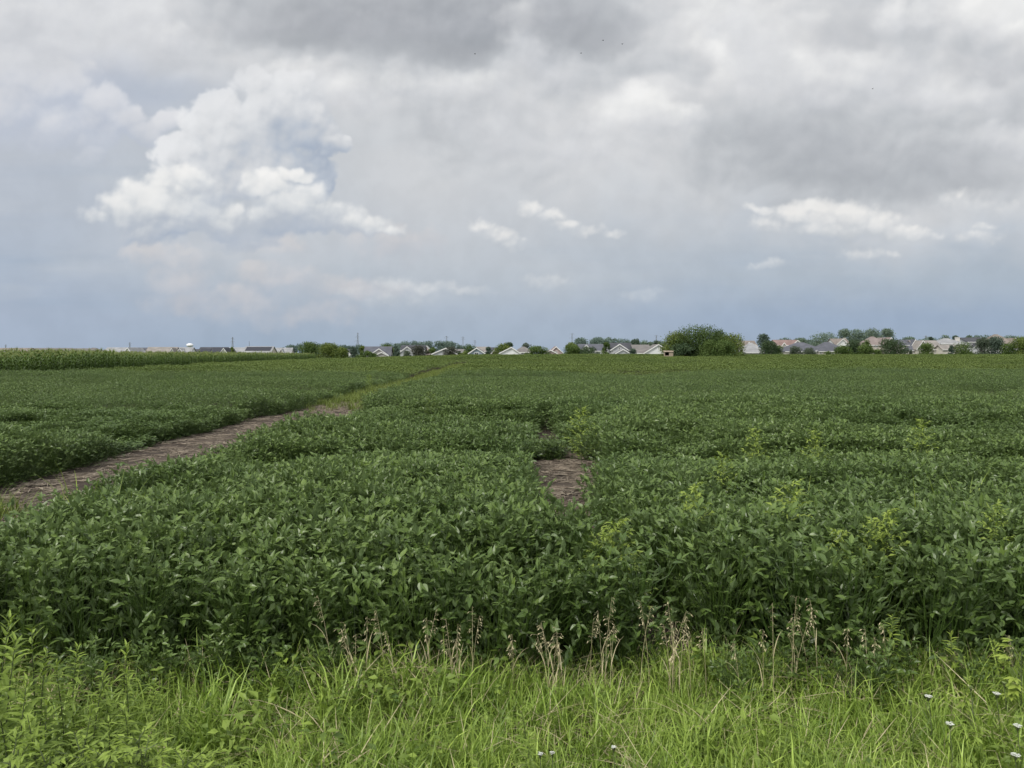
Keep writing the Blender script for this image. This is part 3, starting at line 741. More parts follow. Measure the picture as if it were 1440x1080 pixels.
def tree(px0, px1, ptop, pbase, d, mat, shape, label, name='tree', trunk_bare=0., group=None, spiky=.10, leaf=None, dens=3.0):
    cx = ((px0+px1)/2-720)/FPX*d; W = (px1-px0)/FPX*d*1.28
    g = gz(cx, d); zt = EYE-(ptop-HOR)/FPX*d
    zt = max(zt, g+1.2)
    H = zt-g; root = empty(name, (cx, d, g-.05))
    seed = int(px0*7+ptop*13)
    leaf = leaf or max(.16, d*.0014)
    zb = max(.1 if trunk_bare == 0 else 0, H*trunk_bare)
    mb = crown_mesh(W, W*.85, zb, H+.05, leaf, shape, seed=seed, spiky=spiky, dens=dens)
    st = MB(); rs = random.Random(seed)
    tr = max(.06, H*.022)
    st.tube([(0, 0, -.2), (.02*H*rs.uniform(-1, 1), 0, H*.3), (.03*H*rs.uniform(-1, 1), .02*H, H*.7)], [tr*1.3, tr, tr*.35], 6, (1, 1, 1, 1))
    for k in range(5):
        a = rs.uniform(0, 6.28); h = H*rs.uniform(.2, .5)
        st.tube([(0, 0, h), (math.cos(a)*W*.18, math.sin(a)*W*.18, h+H*.16), (math.cos(a)*W*.34, math.sin(a)*W*.34, h+H*.26)], [tr*.5, tr*.32, tr*.12], 4, (1, 1, 1, 1))
    st.build('trunk', M['bark'], root); mb.build('crown', CR[mat], root)
    tag(root, label, 'bush' if name == 'bush' else 'tree', group)
    return root

T = tree
# left: two rounded bushes at the corn's end
T(420, 450, 482.5, 500, 215, 'mid', 'round', 'loose mid green bush just past the far end of the corn', 'bush')
T(445, 478, 484, 504, 205, 'olive', 'round', 'full round olive bush, larger of the two where the corn ends', 'bush')
T(470, 490, 489, 502, 222, 'olive', 'low', 'low yellowish shrub at the right foot of the round olive bush', 'bush')
T(489, 504, 488, 503, 240, 'blue', 'cone', 'dark blue green conifer left of the slate roofed twin gable house', 'tree')
T(482, 491, 491.5, 503, 246, 'dark', 'low', 'small dark shrub touching the left side of the blue green conifer', 'bush')
T(503, 530, 494, 504, 238, 'mid', 'low', 'wide low hedge bush before the slate roofed twin gable house', 'bush')
T(505, 514, 487, 497, 300, 'olive', 'round', 'small light tree behind the low hedge bush left of the slate roof', 'tree')
T(530, 552, 485, 494, 320, 'mid', 'round', 'green tree showing above the slate roof of the twin gable house', 'tree')
T(540, 556, 488, 498, 300, 'olive', 'round', 'light olive tree between the slate roof and the dark conical tree', 'tree')
T(551, 564, 489, 502.5, 238, 'blue', 'cone', 'dark conical tree between the two gabled houses left of centre', 'tree')
T(566, 581, 494, 502, 232, 'grey', 'low', 'grey green shrub at the foot of the dark roofed gable house', 'bush')
T(579, 598, 486, 502, 234, 'red', 'round', 'bronze dark tree covering the right half of the dark roofed gable house', 'tree')
T(596, 604, 493, 501, 232, 'red', 'low', 'little bronze shrub right of the bronze dark tree', 'bush')
T(603, 612, 486, 501, 236, 'mid', 'tree', 'slim upright green tree left of the white half gable', 'tree')
T(624, 642, 488, 500.5, 232, 'red', 'round', 'bronze dark tree hiding the right end of the white half gable', 'tree')
T(640, 650, 494, 500, 236, 'dark', 'low', 'low dark shrub between the bronze tree and the yellow green shrub', 'bush')
T(646, 660, 495, 500.5, 230, 'olive', 'low', 'yellow green low shrub left of the blue grey gable', 'bush')
T(652, 670, 486, 497, 262, 'mid', 'round', 'round green tree behind the left side of the blue grey gable', 'tree')
T(681, 693, 489.5, 499, 228, 'blue', 'cone', 'dark pointed tree right of the blue grey gable', 'tree')
T(694, 719, 484.5, 499, 230, 'olive', 'round', 'large light olive tree left of the white right-sloping gable', 'tree')
T(709, 722, 482, 492, 290, 'dark', 'tree', 'dark thin tree rising behind the large light olive tree', 'tree')
T(733, 747, 483, 492, 310, 'grey', 'round', 'grey green tree above the brown grey roof near the centre', 'tree')
T(739, 772, 487.5, 499, 228, 'mid', 'low', 'wide green bush just right of centre, between two low gables', 'bush')
T(791, 817, 486, 498.5, 228, 'mid', 'round', 'left half of the long green bush right of the reddish gable', 'bush')
T(812, 844, 488, 498.5, 227, 'dark', 'low', 'right darker half of the long green bush before the white peak', 'bush')
T(795, 812, 482.5, 491, 320, 'olive', 'round', 'light rounded tree top behind the left half of the long bush', 'tree')
T(847, 858, 482, 498, 236, 'mid', 'tree', 'slender green tree at the left wall of the big dark roofed house', 'tree')
T(884, 896, 490.5, 498.5, 226, 'blue', 'round', 'small dark round shrub at the right corner of the big dark roofed house', 'bush')
T(886, 901, 477.5, 491, 290, 'blue', 'tree', 'dark green tree rising behind the right end of the big dark roof', 'tree')
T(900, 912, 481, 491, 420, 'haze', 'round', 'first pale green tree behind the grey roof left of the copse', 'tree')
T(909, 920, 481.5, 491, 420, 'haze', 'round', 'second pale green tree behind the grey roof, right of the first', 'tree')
T(916, 929, 479.5, 488, 330, 'blue', 'round', 'round bluish tree at the left shoulder of the copse', 'tree')
# the copse standing in the field
T(931, 972, 470, 501.5, 156, 'olive', 'round', 'light olive bush forming the left flank of the copse in the field', 'bush', leaf=.26, dens=3.6, spiky=.22)
T(950, 1018, 461.5, 502, 153, 'deep', 'round', 'tallest dark green tree, the middle of the copse in the field', 'tree', leaf=.26, dens=4., spiky=.25)
T(996, 1022, 465.5, 490, 158, 'dark', 'tree', 'dark tuft of a tree on the right shoulder of the copse top', 'tree', leaf=.26, spiky=.22)
T(1006, 1047, 472, 502, 155, 'olive', 'round', 'yellowish green bush forming the right flank of the copse', 'bush', leaf=.26, dens=3.6, spiky=.22)
T(984, 1036, 480, 503, 149, 'mid', 'low', 'low broad bush in front of the copse, lighter than the trees behind', 'bush', leaf=.24, dens=4., spiky=.2)
T(942, 984, 484, 502, 151, 'dark', 'low', 'shaded dark undergrowth bush behind the little shed', 'bush', leaf=.26, dens=3.4)
# right of the copse
T(1065, 1082, 470.5, 484, 300, 'blue', 'tree', 'bluish tree standing tall just right of the copse', 'tree')
T(1068, 1094, 481, 499.5, 226, 'dark', 'round', 'big dark round bush before the pale grey roof right of the copse', 'bush')
T(1086, 1102, 487, 499, 228, 'mid', 'round', 'lighter bush on the right side of the big dark round bush', 'bush')
T(1109, 1127, 487.5, 499, 227, 'grey', 'low', 'grey green shrub before the left end of the long slate roof', 'bush')
T(1129, 1147, 490, 499.5, 226, 'grey', 'low', 'loose grey green shrub before the middle of the long slate roof', 'bush')
T(1157, 1169, 494, 499.5, 226, 'mid', 'low', 'small low shrub at the wall under the long slate roof', 'bush')
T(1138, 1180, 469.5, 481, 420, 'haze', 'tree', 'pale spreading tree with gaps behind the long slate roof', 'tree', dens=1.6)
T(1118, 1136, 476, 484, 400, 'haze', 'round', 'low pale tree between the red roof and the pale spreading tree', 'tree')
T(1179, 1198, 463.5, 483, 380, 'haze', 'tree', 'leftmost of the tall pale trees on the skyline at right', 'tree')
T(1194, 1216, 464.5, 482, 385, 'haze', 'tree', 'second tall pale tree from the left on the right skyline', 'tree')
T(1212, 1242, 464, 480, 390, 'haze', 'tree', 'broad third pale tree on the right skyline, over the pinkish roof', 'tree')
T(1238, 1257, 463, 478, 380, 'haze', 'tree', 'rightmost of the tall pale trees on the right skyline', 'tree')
T(1172, 1201, 487, 499, 226, 'mid', 'low', 'low green bush at the right end of the long slate roof', 'bush')
T(1188, 1216, 480, 499, 230, 'dark', 'round', 'dark round bush right of the long slate roof', 'bush')
T(1206, 1228, 486, 499, 226, 'mid', 'round', 'medium green bush before the left side of the pinkish hip roof', 'bush')
T(1213, 1226, 478, 490, 250, 'mid', 'tree', 'small green tree touching the left edge of the pinkish hip roof', 'tree')
T(1227, 1240, 492, 499, 225, 'mid', 'low', 'little shrub under the two dark windows of the pinkish house', 'bush')
T(1236, 1272, 478, 499, 226, 'dark', 'round', 'large very dark round bush before the pinkish hip roofed house', 'bush')
T(1277, 1284, 492, 499, 225, 'grey', 'low', 'tiny shrub before the small dark porch roof', 'bush')
T(1291, 1313, 483.5, 498.5, 226, 'mid', 'round', 'round green bush before the left end of the wide pinkish tan roof', 'bush')
T(1333, 1342, 486, 498, 226, 'blue', 'cone', 'small dark conifer before the grey roof with the white chimney', 'tree')
T(1342, 1366, 482, 498.5, 226, 'mid', 'round', 'round dense green bush below the white chimney', 'bush')
T(1371, 1391, 476, 498, 228, 'grey', 'round', 'grey green tree right of the round bush below the white chimney', 'tree')
T(1387, 1413, 475, 498, 230, 'blue', 'round', 'large dark bluish tree before the hip roof at the far right', 'tree')
T(1408, 1428, 483, 498.5, 227, 'mid', 'round', 'lighter bush on the right of the large dark bluish tree', 'bush')
T(1424, 1452, 474, 499, 226, 'olive', 'round', 'olive tree cut by the right edge of the picture', 'tree')
T(1392, 1400, 471, 479, 330, 'blue', 'cone', 'pointed evergreen tip behind the dark roof at far right', 'tree')
T(1321, 1337, 471.5, 481, 420, 'haze', 'round', 'pale tree behind the ridge left of the white chimney', 'tree')
T(1339, 1348, 472, 480, 340, 'blue', 'round', 'dark tree top just left of the white chimney', 'tree')
T(1358, 1368, 471.5, 480, 360, 'haze', 'round', 'pale tree top just right of the white chimney', 'tree')
T(1272, 1288, 475, 483, 420, 'haze', 'round', 'pale tree behind the dark gabled roofs right of the dark round bush', 'tree')
T(1305, 1313, 474.5, 482, 330, 'blue', 'cone', 'little dark evergreen tip above the wide pinkish tan roof', 'tree')
T(322, 330, 489, 497, 285, 'olive', 'cone', 'small yellowish tree between the roofs behind the corn', 'tree')

def woods(px0, px1, ptop, pbase, d, mat, label, name='distant_woods'):
    """far wood that reads as one mass"""
    x0, x1 = (px0-720)/FPX*d, (px1-720)/FPX*d; H = EYE-(ptop-HOR)/FPX*d
    r = np.random.default_rng(int(px0)); mb = MB()
    nT = int((x1-x0)/5)
    for i in range(nT):
        t = (i+.5)/nT; x = x0+(x1-x0)*t+r.uniform(-4, 4); e = min(1, 5*min(t, 1-t)+.45)
        h = H*min(1, e+.15)*r.uniform(.92, 1.1); w = r.uniform(14, 24)
        c = crown_mesh(w, 10, h*.2, h, 1.4, 'round', nsub=12, dens=1.7, seed=int(px0*31+i))
        dy = r.uniform(-25, 25)
        b = len(mb.v); mb.v += [(v[0]+x, v[1]+d+dy, v[2]) for v in c.v]; mb.f += [tuple(b+k for k in f) for f in c.f]; mb.c += c.c
    o = mb.build(name, CR[mat]); tag(o, label, 'woods', kind='stuff')
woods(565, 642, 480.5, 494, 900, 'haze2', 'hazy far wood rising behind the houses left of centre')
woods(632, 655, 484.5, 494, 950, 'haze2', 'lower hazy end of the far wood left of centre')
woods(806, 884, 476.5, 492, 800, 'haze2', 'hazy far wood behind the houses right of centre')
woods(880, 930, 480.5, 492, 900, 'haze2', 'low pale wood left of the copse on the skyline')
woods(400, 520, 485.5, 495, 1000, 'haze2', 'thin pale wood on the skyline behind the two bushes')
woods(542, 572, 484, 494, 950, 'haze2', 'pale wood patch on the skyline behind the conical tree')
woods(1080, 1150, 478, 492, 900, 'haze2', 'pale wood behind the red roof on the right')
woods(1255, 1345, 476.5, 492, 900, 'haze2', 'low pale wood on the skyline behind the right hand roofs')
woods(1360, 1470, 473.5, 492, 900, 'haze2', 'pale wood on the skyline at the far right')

# ---------------------------------------------------------------- houses
RF = {k: shingle_mat('roof_'+k, v) for k, v in dict(slate=(.115, .120, .140), grey=(.22, .222, .225), ltgrey=(.30, .305, .31), brown=(.235, .205, .18), tan=(.27, .25, .23), pink=(.25, .21, .195), red=(.245, .175, .16), dark=(.075, .078, .088), bgrey=(.19, .18, .172)).items()}
WL = {k: siding_mat('wall_'+k, v) for k, v in dict(white=(.70, .71, .70), cream=(.60, .57, .50), taupe=(.44, .42, .39), blue=(.27, .32, .37), grey=(.46, .47, .48), beige=(.54, .50, .43), rose=(.46, .38, .36)).items()}
M['trim'] = solid_mat('white_trim', (.78, .78, .76), (.68, .68, .66), rough=.6)
M['frame'] = solid_mat('window_frame', (.74, .74, .72), (.66, .66, .64), rough=.6)
M['glass'] = solid_mat('window_glass', (.035, .042, .05), (.02, .025, .03), rough=.12, spec=.6)
M['door'] = solid_mat('door_paint', (.62, .62, .6), (.55, .55, .53), rough=.6)
M['brick'] = solid_mat('chimney_siding', (.62, .60, .55), (.52, .50, .46), rough=.8)
M['solar'] = solid_mat('solar_cells', (.018, .02, .032), (.012, .013, .02), rough=.25, spec=.5)

def slab(mb, a, b, c, d, th=.16):
    """roof plane a-b (eave) c-d (ridge) given thickness"""
    P = [Vector(p) for p in (a, b, c, d)]; Q = [p-Vector((0, 0, th)) for p in P]
    mb.add(P+Q, [(0, 1, 2, 3), (7, 6, 5, 4), (0, 4, 5, 1), (1, 5, 6, 2), (2, 6, 7, 3), (3, 7, 4, 0)])

def bar(mb, a, b, w, t):
    """board between a and b, w high, t thick in y"""
    a, b = Vector(a), Vector(b)
    o = Vector((0, 0, w)); y = Vector((0, t, 0))
    mb.add([a, b, b-o, a-o, a+y, b+y, b-o+y, a-o+y], [(0, 3, 2, 1), (4, 5, 6, 7), (0, 1, 5, 4), (1, 2, 6, 5), (2, 3, 7, 6), (3, 0, 4, 7)])

def house(label, d, wings, roof, wall, wins=(), chim=None, solar=None, rz=None, name='house', doors=()):
    xs = [w[0] for w in wings]+[w[1] for w in wings]
    cxp = (min(xs)+max(xs))/2; cx = (cxp-720)/FPX*d; base = min(gz(cx, d), .9)-.05
    rs = random.Random(int(cxp*10)); rz = rs.uniform(-5, 5) if rz is None else rz
    root = empty(name, (cx, d, base), R(rz))
    X = lambda px: (px-720)/FPX*d-cx
    Z = lambda py: EYE-(py-HOR)/FPX*d-base
    wm, rm, tm = MB(), MB(), MB(); fronts = []
    for i, w in enumerate(wings):
        x0, x1, pe, pr, ax = w[:5]; off = w[5] if len(w) > 5 else 0.; dep = w[6] if len(w) > 6 else (8.5 if ax != 'y' else 9)
        x0, x1, ze, zr = X(x0), X(x1), Z(pe), Z(pr)
        ze = max(ze, 1.6); zr = max(zr, ze+.8)
        e = i*.013                                # keeps planes of crossing wings apart
        yf, yb = -off+e, dep-off-e; fronts.append(yf)
        ov = .35
        if ax == 'x':
            ym = (yf+yb)/2
            v = [(x0, yf, 0), (x1, yf, 0), (x1, yb, 0), (x0, yb, 0), (x0, yf, ze), (x1, yf, ze), (x1, yb, ze), (x0, yb, ze), (x0, ym, zr-.05), (x1, ym, zr-.05)]
            wm.add(v, [(0, 1, 5, 4), (2, 3, 7, 6), (1, 2, 6, 9, 5), (3, 0, 4, 8, 7)])
            sl = (zr-ze)/(ym-yf); zl = ze-sl*ov+.06; zt = zr+.06
            a0, a1 = x0-ov, x1+ov
            slab(rm, (a0, yf-ov, zl), (a1, yf-ov, zl), (a1, ym, zt), (a0, ym, zt)); slab(rm, (a1, yb+ov, zl), (a0, yb+ov, zl), (a0, ym+.003, zt+.002), (a1, ym+.003, zt+.002))
            bar(tm, (a0, yf-ov-.06, zl-.02), (a1, yf-ov-.06, zl-.02), .2, .05)
        elif ax == 'y':
            xm = (x0+x1)/2 if len(w) < 8 else X(w[7])
            v = [(x0, yf, 0), (x1, yf, 0), (x1, yb, 0), (x0, yb, 0), (x0, yf, ze), (x1, yf, ze), (x1, yb, ze), (x0, yb, ze), (xm, yf, zr-.05), (xm, yb, zr-.05)]
            wm.add(v, [(0, 1, 5, 8, 4), (2, 3, 7, 9, 6), (1, 2, 6, 5), (3, 0, 4, 7)])
            sl0 = (zr-ze)/(xm-x0); sl1 = (zr-ze)/(x1-xm); zt = zr+.06
            L0 = (x0-ov, ze-sl0*ov+.06); L1 = (x1+ov, ze-sl1*ov+.06)
            slab(rm, (L0[0], yb+ov, L0[1]), (L0[0], yf-ov, L0[1]), (xm, yf-ov, zt), (xm, yb+ov, zt)); slab(rm, (L1[0], yf-ov, L1[1]), (L1[0], yb+ov, L1[1]), (xm+.003, yb+ov, zt+.002), (xm+.003, yf-ov, zt+.002))
            for (lx, lz) in (L0, L1):
                bar(tm, (lx, yf-ov-.06, lz-.02), (xm, yf-ov-.06, zt-.02), .3, .05)
        else:                                      # hip
            ym = (yf+yb)/2; ins = min((yb-yf)/2, (x1-x0)*.42); zt = zr+.06; sl = (zr-ze)/(ym-yf); zl = ze-sl*ov+.06
            wm.box(x0, x1, yf, yb, 0, ze)
            c = [(x0-ov, yf-ov, zl), (x1+ov, yf-ov, zl), (x1+ov, yb+ov, zl), (x0-ov, yb+ov, zl)]; r0, r1 = (x0+ins, ym, zt), (x1-ins, ym, zt)
            dn = lambda p: (p[0], p[1], p[2]-.16)
            rm.add(c+[r0, r1]+[dn(p) for p in c], [(0, 1, 5, 4), (2, 3, 4, 5), (1, 2, 5), (3, 0, 4), (9, 8, 7, 6), (0, 6, 7, 1), (1, 7, 8, 2), (2, 8, 9, 3), (3, 9, 6, 0)])
            bar(tm, (x0-ov, yf-ov-.06, zl-.02), (x1+ov, yf-ov-.06, zl-.02), .2, .05)
    wm.build('wall', WL[wall], root); ro = rm.build('roof', RF[roof], root); tm.build('trim', M['trim'], root)
    if chim:
        px, pt, wpx = chim; x = X(px); hw = wpx/FPX*d/2; c = MB(); zt = Z(pt); y = wings[0][6]/2 if len(wings[0]) > 6 else 4.2
        c.box(x-hw, x+hw, y-hw, y+hw, 2., zt); c.box(x-hw-.08, x+hw+.08, y-hw-.08, y+hw+.08, zt+.003, zt+.18)
        c.build('chimney', M['brick'], ro)
    for (px, py, wpx, hpx, wi) in wins:
        x, z, w, h = X(px), Z(py), wpx/FPX*d, hpx/FPX*d; y = fronts[wi]
        f = MB(); t = .1
        f.box(x-w/2-t, x-w/2, y-.07, y+.05, z-h/2-t, z+h/2+t); f.box(x+w/2, x+w/2+t, y-.07, y+.05, z-h/2-t, z+h/2+t)
        f.box(x-w/2, x+w/2, y-.07, y+.05, z+h/2, z+h/2+t); f.box(x-w/2, x+w/2, y-.07, y+.05, z-h/2-t, z-h/2); f.box(x-.03, x+.03, y-.065, y+.05, z-h/2, z+h/2)
        fo = f.build('window', M['frame'], root); g = MB(); g.box(x-w/2, x+w/2, y-.03, y+.04, z-h/2, z+h/2); g.build('pane', M['glass'], fo)
    for (px, wpx, hm, wi) in doors:
        x, w = X(px), wpx/FPX*d; y = fronts[wi]; g = MB(); g.box(x-w/2, x+w/2, y-.05, y+.05, .3, .3+hm); do = g.build('door', M['door'], root)
    if solar:
        for (a, b, c, e) in solar:                 # fractions along the front slope of wing 0
            w = wings[0]; x0, x1, ze, zr = X(w[0]), X(w[1]), Z(w[2]), Z(w[3]); ze = max(ze, 1.6); dep = w[6] if len(w) > 6 else 8.5; yf = -(w[5] if len(w) > 5 else 0); ym = yf+dep/2
            Pt = lambda u, v: Vector((x0+(x1-x0)*u, yf+(ym-yf)*v, ze+(zr-ze)*v+.20))
            s = MB(); slab(s, Pt(a, c), Pt(b, c), Pt(b, e), Pt(a, e), .05); s.build('solar_panel', M['solar'], ro)
    return tag(root, label, 'house')

H = house
# behind the corn
H('long grey brown roof at the left edge behind the corn', 320, [(-30, 36, 494, 489.3, 'x')], 'brown', 'beige')
H('low grey brown roof second from the left behind the corn', 330, [(38, 92, 494, 489.4, 'x')], 'bgrey', 'beige')
H('pale low roof ending in a small peak behind the corn', 320, [(88, 120, 494, 489.8, 'x'), (113, 139, 494.5, 489, 'hip', 1.)], 'bgrey', 'beige')
H('grey roofed house with a white gable behind the corn', 290, [(141, 182, 497, 488.6, 'x'), (176, 191, 497.5, 488.9, 'y', 1.2)], 'ltgrey', 'white', [(184, 494, 1.2, 1.6, 1)], rz=-6)
H('dark slate roof touching the white gable behind the corn', 310, [(181, 200, 497, 488.8, 'x'), (194, 202, 497.5, 490.5, 'y', 1.)], 'slate', 'white')
H('wide tan roofed house with white gable end behind the corn', 285, [(204, 243, 498, 488, 'x'), (238, 247, 498.5, 489.5, 'y', 1.)], 'tan', 'white')
H('grey roof with a white windowed gable under the water tower', 290, [(243, 266, 497, 488.4, 'x'), (247, 263, 498.5, 490.2, 'y', 1.5)], 'ltgrey', 'white', [(250, 493, .9, 1.4, 1), (260, 493, .9, 1.4, 1)])
H('house with black solar panels over most of its roof', 285, [(276, 314, 497.5, 488.2, 'x'), (310, 323, 498, 489.4, 'y', 1.)], 'dark', 'white', solar=[(.05, .45, .25, .7), (.5, .92, .2, .85)])
H('low black roof left of the solar panelled roof', 300, [(266, 280, 497, 491, 'x')], 'dark', 'beige')
H('pale grey roof with a small yellowish tree before it', 300, [(317, 344, 497, 488.6, 'x')], 'ltgrey', 'beige')
H('grey roofed house with one row of solar panels near its ridge', 285, [(339, 379, 499, 487.2, 'x')], 'ltgrey', 'beige', solar=[(.04, .96, .45, .9)])
H('pale grey low house past the solar roofs', 330, [(379, 408, 498, 489, 'x'), (391, 401, 498, 490.5, 'y', 1.)], 'ltgrey', 'taupe')
# left of centre
H('slate roofed house with twin pale gables stepping down', 250, [(512, 548, 500, 487.2, 'x', 0, 9), (521, 547, 499, 490.2, 'y', 2.), (529, 547, 503, 495.2, 'y', 3.4)], 'slate', 'taupe', [(529, 496, 1.2, 1.5, 1)], rz=3)
H('tiny white sided house between the olive bush and the conifer', 262, [(484, 492, 497, 491, 'y')], 'grey', 'white', [(487.5, 498, 2.5, 2.5, 0)])
H('dark roofed house with a broad pale gable at its left', 248, [(564, 596, 492.5, 485.4, 'x', 0, 9), (564, 583, 494.5, 487.3, 'y', 2.)], 'dark', 'grey', [(572, 494, 2, 2.4, 1)], rz=2)
H('pale distant house end right of the dark roof', 300, [(594, 605, 492, 486, 'y')], 'ltgrey', 'rose', [(598, 488, 1.2, 1.5, 0)])
H('white house showing one long sloping half gable', 232, [(608, 642, 500.5, 489.2, 'y', 0, 9, 627)], 'dark', 'grey', rz=0)
H('grey far house behind the shrubs left of the blue grey gable', 300, [(640, 654, 495, 491, 'x')], 'bgrey', 'taupe')
H('blue grey gable with bold white trim', 228, [(659.5, 681, 498, 489, 'y')], 'slate', 'blue', [(670, 497.2, 5, 2.5, 0)], rz=0)
H('tan roof showing over the right of the blue grey gable', 280, [(671, 689, 494, 487.6, 'x')], 'tan', 'taupe')
H('dark roofed small house between the pointed tree and olive tree', 270, [(688, 699, 494.5, 488.5, 'x'), (691, 699, 497, 492, 'y', 1.5)], 'dark', 'rose')
H('white gable sloping down to the right near the centre', 226, [(703, 731, 499, 488, 'y', 0, 9, 719)], 'dark', 'white', rz=0)
H('brown grey hip roof at the centre of the skyline', 265, [(724, 750, 495, 487.6, 'hip')], 'bgrey', 'taupe', [(735, 497, 2, 2, 0)])
H('low gable with reddish brown roof and white side wing', 230, [(772, 792, 497.5, 487.2, 'y', 0, 9), (766, 782, 500, 492, 'y', 1.5)], 'red', 'rose', [(782, 495, 2, 2, 0)], rz=0)
H('slate roof behind the long bush with one white peak', 290, [(815, 858, 493, 483.8, 'x', 0, 9), (819, 829, 490, 485, 'y', 2.)], 'slate', 'white')
H('largest dark roofed house with two white trimmed gables', 236, [(857, 889, 491.5, 482, 'x', 0, 9), (858.5, 882, 491.5, 483.8, 'y', 1.5), (864.5, 883.5, 497, 491, 'y', 3.)], 'dark', 'grey', [(870, 490, 2., 2.8, 1), (860.5, 494, 1.3, 2.6, 1), (886.5, 492.5, 1.5, 1.6, 0)], rz=0)
H('grey roof with white right gable just left of the copse', 232, [(893, 916, 499, 484.6, 'x', 0, 12), (905, 945, 500, 484.2, 'y', 1., 9, 925)], 'bgrey', 'white', rz=0)
# right
H('brown roofed small house peeping over the right flank of the copse', 290, [(1043, 1064, 486, 479, 'x'), (1047, 1056, 487, 481, 'y', 1.5), (1056, 1064, 490, 484, 'y', 2.)], 'brown', 'cream')
H('pale grey hip roofed house at the right foot of the copse', 236, [(1049, 1076, 495, 482, 'hip', 0, 10)], 'ltgrey', 'grey', [(1056, 497.5, 2, 1.8, 0)], rz=0)
H('house with brick red roof and two cream gables', 262, [(1094, 1126, 485, 477.8, 'x', 0, 9), (1093, 1105, 489, 482, 'y', 2.), (1110, 1128, 486, 478.4, 'y', 1.5), (1098, 1114, 495, 487.5, 'x', 3.5, 4)], 'red', 'cream', [(1099.5, 488, 1.5, 1.6, 1), (1106, 490, 1.2, 1.4, 0)], rz=2)
H('long low house under one slate blue hip roof', 236, [(1105, 1164, 493.5, 481.3, 'hip', 0, 11), (1150, 1190, 493.3, 480.8, 'hip', 1.2, 10)], 'slate', 'cream', [(1127, 496.5, 1.6, 2.6, 0), (1141, 496.5, 1.4, 2.4, 0), (1152, 497, 1.5, 3., 1), (1170, 497, 1.5, 3., 1)], rz=0, doors=[(1149, 4, 2.1, 0)])
H('brown roof with a white gable above the long slate roof', 280, [(1175, 1196, 484, 476, 'x', 0, 9), (1175, 1190, 483.5, 476.5, 'y', 1.5)], 'brown', 'white', chim=(1195, 475.5, 2.2), rz=0)
H('two storey house with pinkish brown hip roof and dark windows', 250, [(1223, 1250, 484.5, 473, 'hip', 0, 10), (1245, 1256, 482, 474.5, 'y', 1.)], 'pink', 'beige', [(1230, 487, 1.6, 2.6, 0), (1233, 487, 1.6, 2.6, 0), (1250.5, 479.5, 1.2, 1.6, 1)], rz=0)
H('twin cream gables joined by dark slate roofs', 244, [(1266, 1279, 485, 478, 'x', 0, 9), (1277, 1291, 488, 477.5, 'y', 1.2), (1281, 1300, 485, 477.2, 'x', -4., 8), (1269, 1288, 492, 486.2, 'hip', 4., 5)], 'slate', 'cream', [(1283, 486, 1.2, 2., 1), (1276, 496, 1.5, 2, 3)], rz=0)
H('wide pinkish tan roofed house with a cream gable on the left', 240, [(1292, 1328, 491, 478.5, 'x', 0, 11), (1286, 1302, 489.5, 478.9, 'y', 1.5), (1316, 1338, 491, 485.5, 'x', 4., 5)], 'tan', 'cream', [(1328, 495, 1.5, 2.4, 2), (1316, 496, 1.5, 2.2, 0)], rz=0, doors=[(1321, 2.5, 2., 0)])
H('grey roofed house with a tall white chimney', 250, [(1324, 1358, 483, 475.4, 'hip', 0, 9), (1336, 1362, 494, 488, 'x', 3., 5)], 'ltgrey', 'cream', [(1345, 486.5, 1.6, 1.8, 0)], chim=(1357.5, 474.5, 4.5), rz=0)
H('dark roofed house right of the white chimney', 262, [(1361, 1393, 480.5, 474.5, 'x', 0, 9), (1362, 1376, 489, 483.5, 'y', 2.5)], 'dark', 'grey', [(1368, 483, 1.5, 1.8, 0)], rz=0)
H('steep brown grey hip roof with white porch gable at far right', 258, [(1396, 1428, 483, 469.8, 'hip', 0, 9), (1419, 1428, 484, 475.5, 'y', 1.5)], 'brown', 'white', [(1423.5, 482, 1.4, 2.2, 1)], rz=0)

# weathered shed at the left foot of the copse
M['oldwood'] = solid_mat('weathered_board', (.38, .32, .25), (.24, .19, .14), scale=4, rough=.9, stretch=(1, 1, 6)); M['shade'] = solid_mat('painted_inside_shade', (.012, .011, .01), rough=1.)
d = 146; root = empty('shed', ((940.5-720)/FPX*d, d, gz(30, d))); w = MB()
hx = .78; t = .06; Ht = 1.62
w.box(-hx, hx, .9, .96, 0, Ht); w.box(-hx, -hx+t, 0, .898, 0, Ht); w.box(hx-t, hx, 0, .898, 0, Ht); w.box(.05, hx-t-.003, 0, t, 0, Ht-.02); w.box(-hx+t+.003, .045, 0, t, 0, .95)
w.build('wall', M['oldwood'], root); r = MB(); slab(r, (-hx-.12, -.15, Ht+.08), (hx+.12, -.15, Ht+.08), (hx+.12, 1.1, Ht+.26), (-hx-.12, 1.1, Ht+.26), .07); r.build('roof', M['oldwood'], root)
f = MB(); f.box(-hx+t+.003, hx-t-.003, .06, .895, .02, .05); f.build('floor_shade_board', M['shade'], root); f = MB(); f.box(-hx+t+.003, hx-t-.003, .86, .897, .1, Ht-.05); f.build('back_shade_board', M['shade'], root)  # near-black boards: shade of the shed opening put into their colour
f = MB(); f.box(.86, .93, .2, .27, 0, 1.95); f.build('post', M['oldwood'], root)
tag(root, 'small weathered open fronted shed at the left foot of the copse', 'shed')

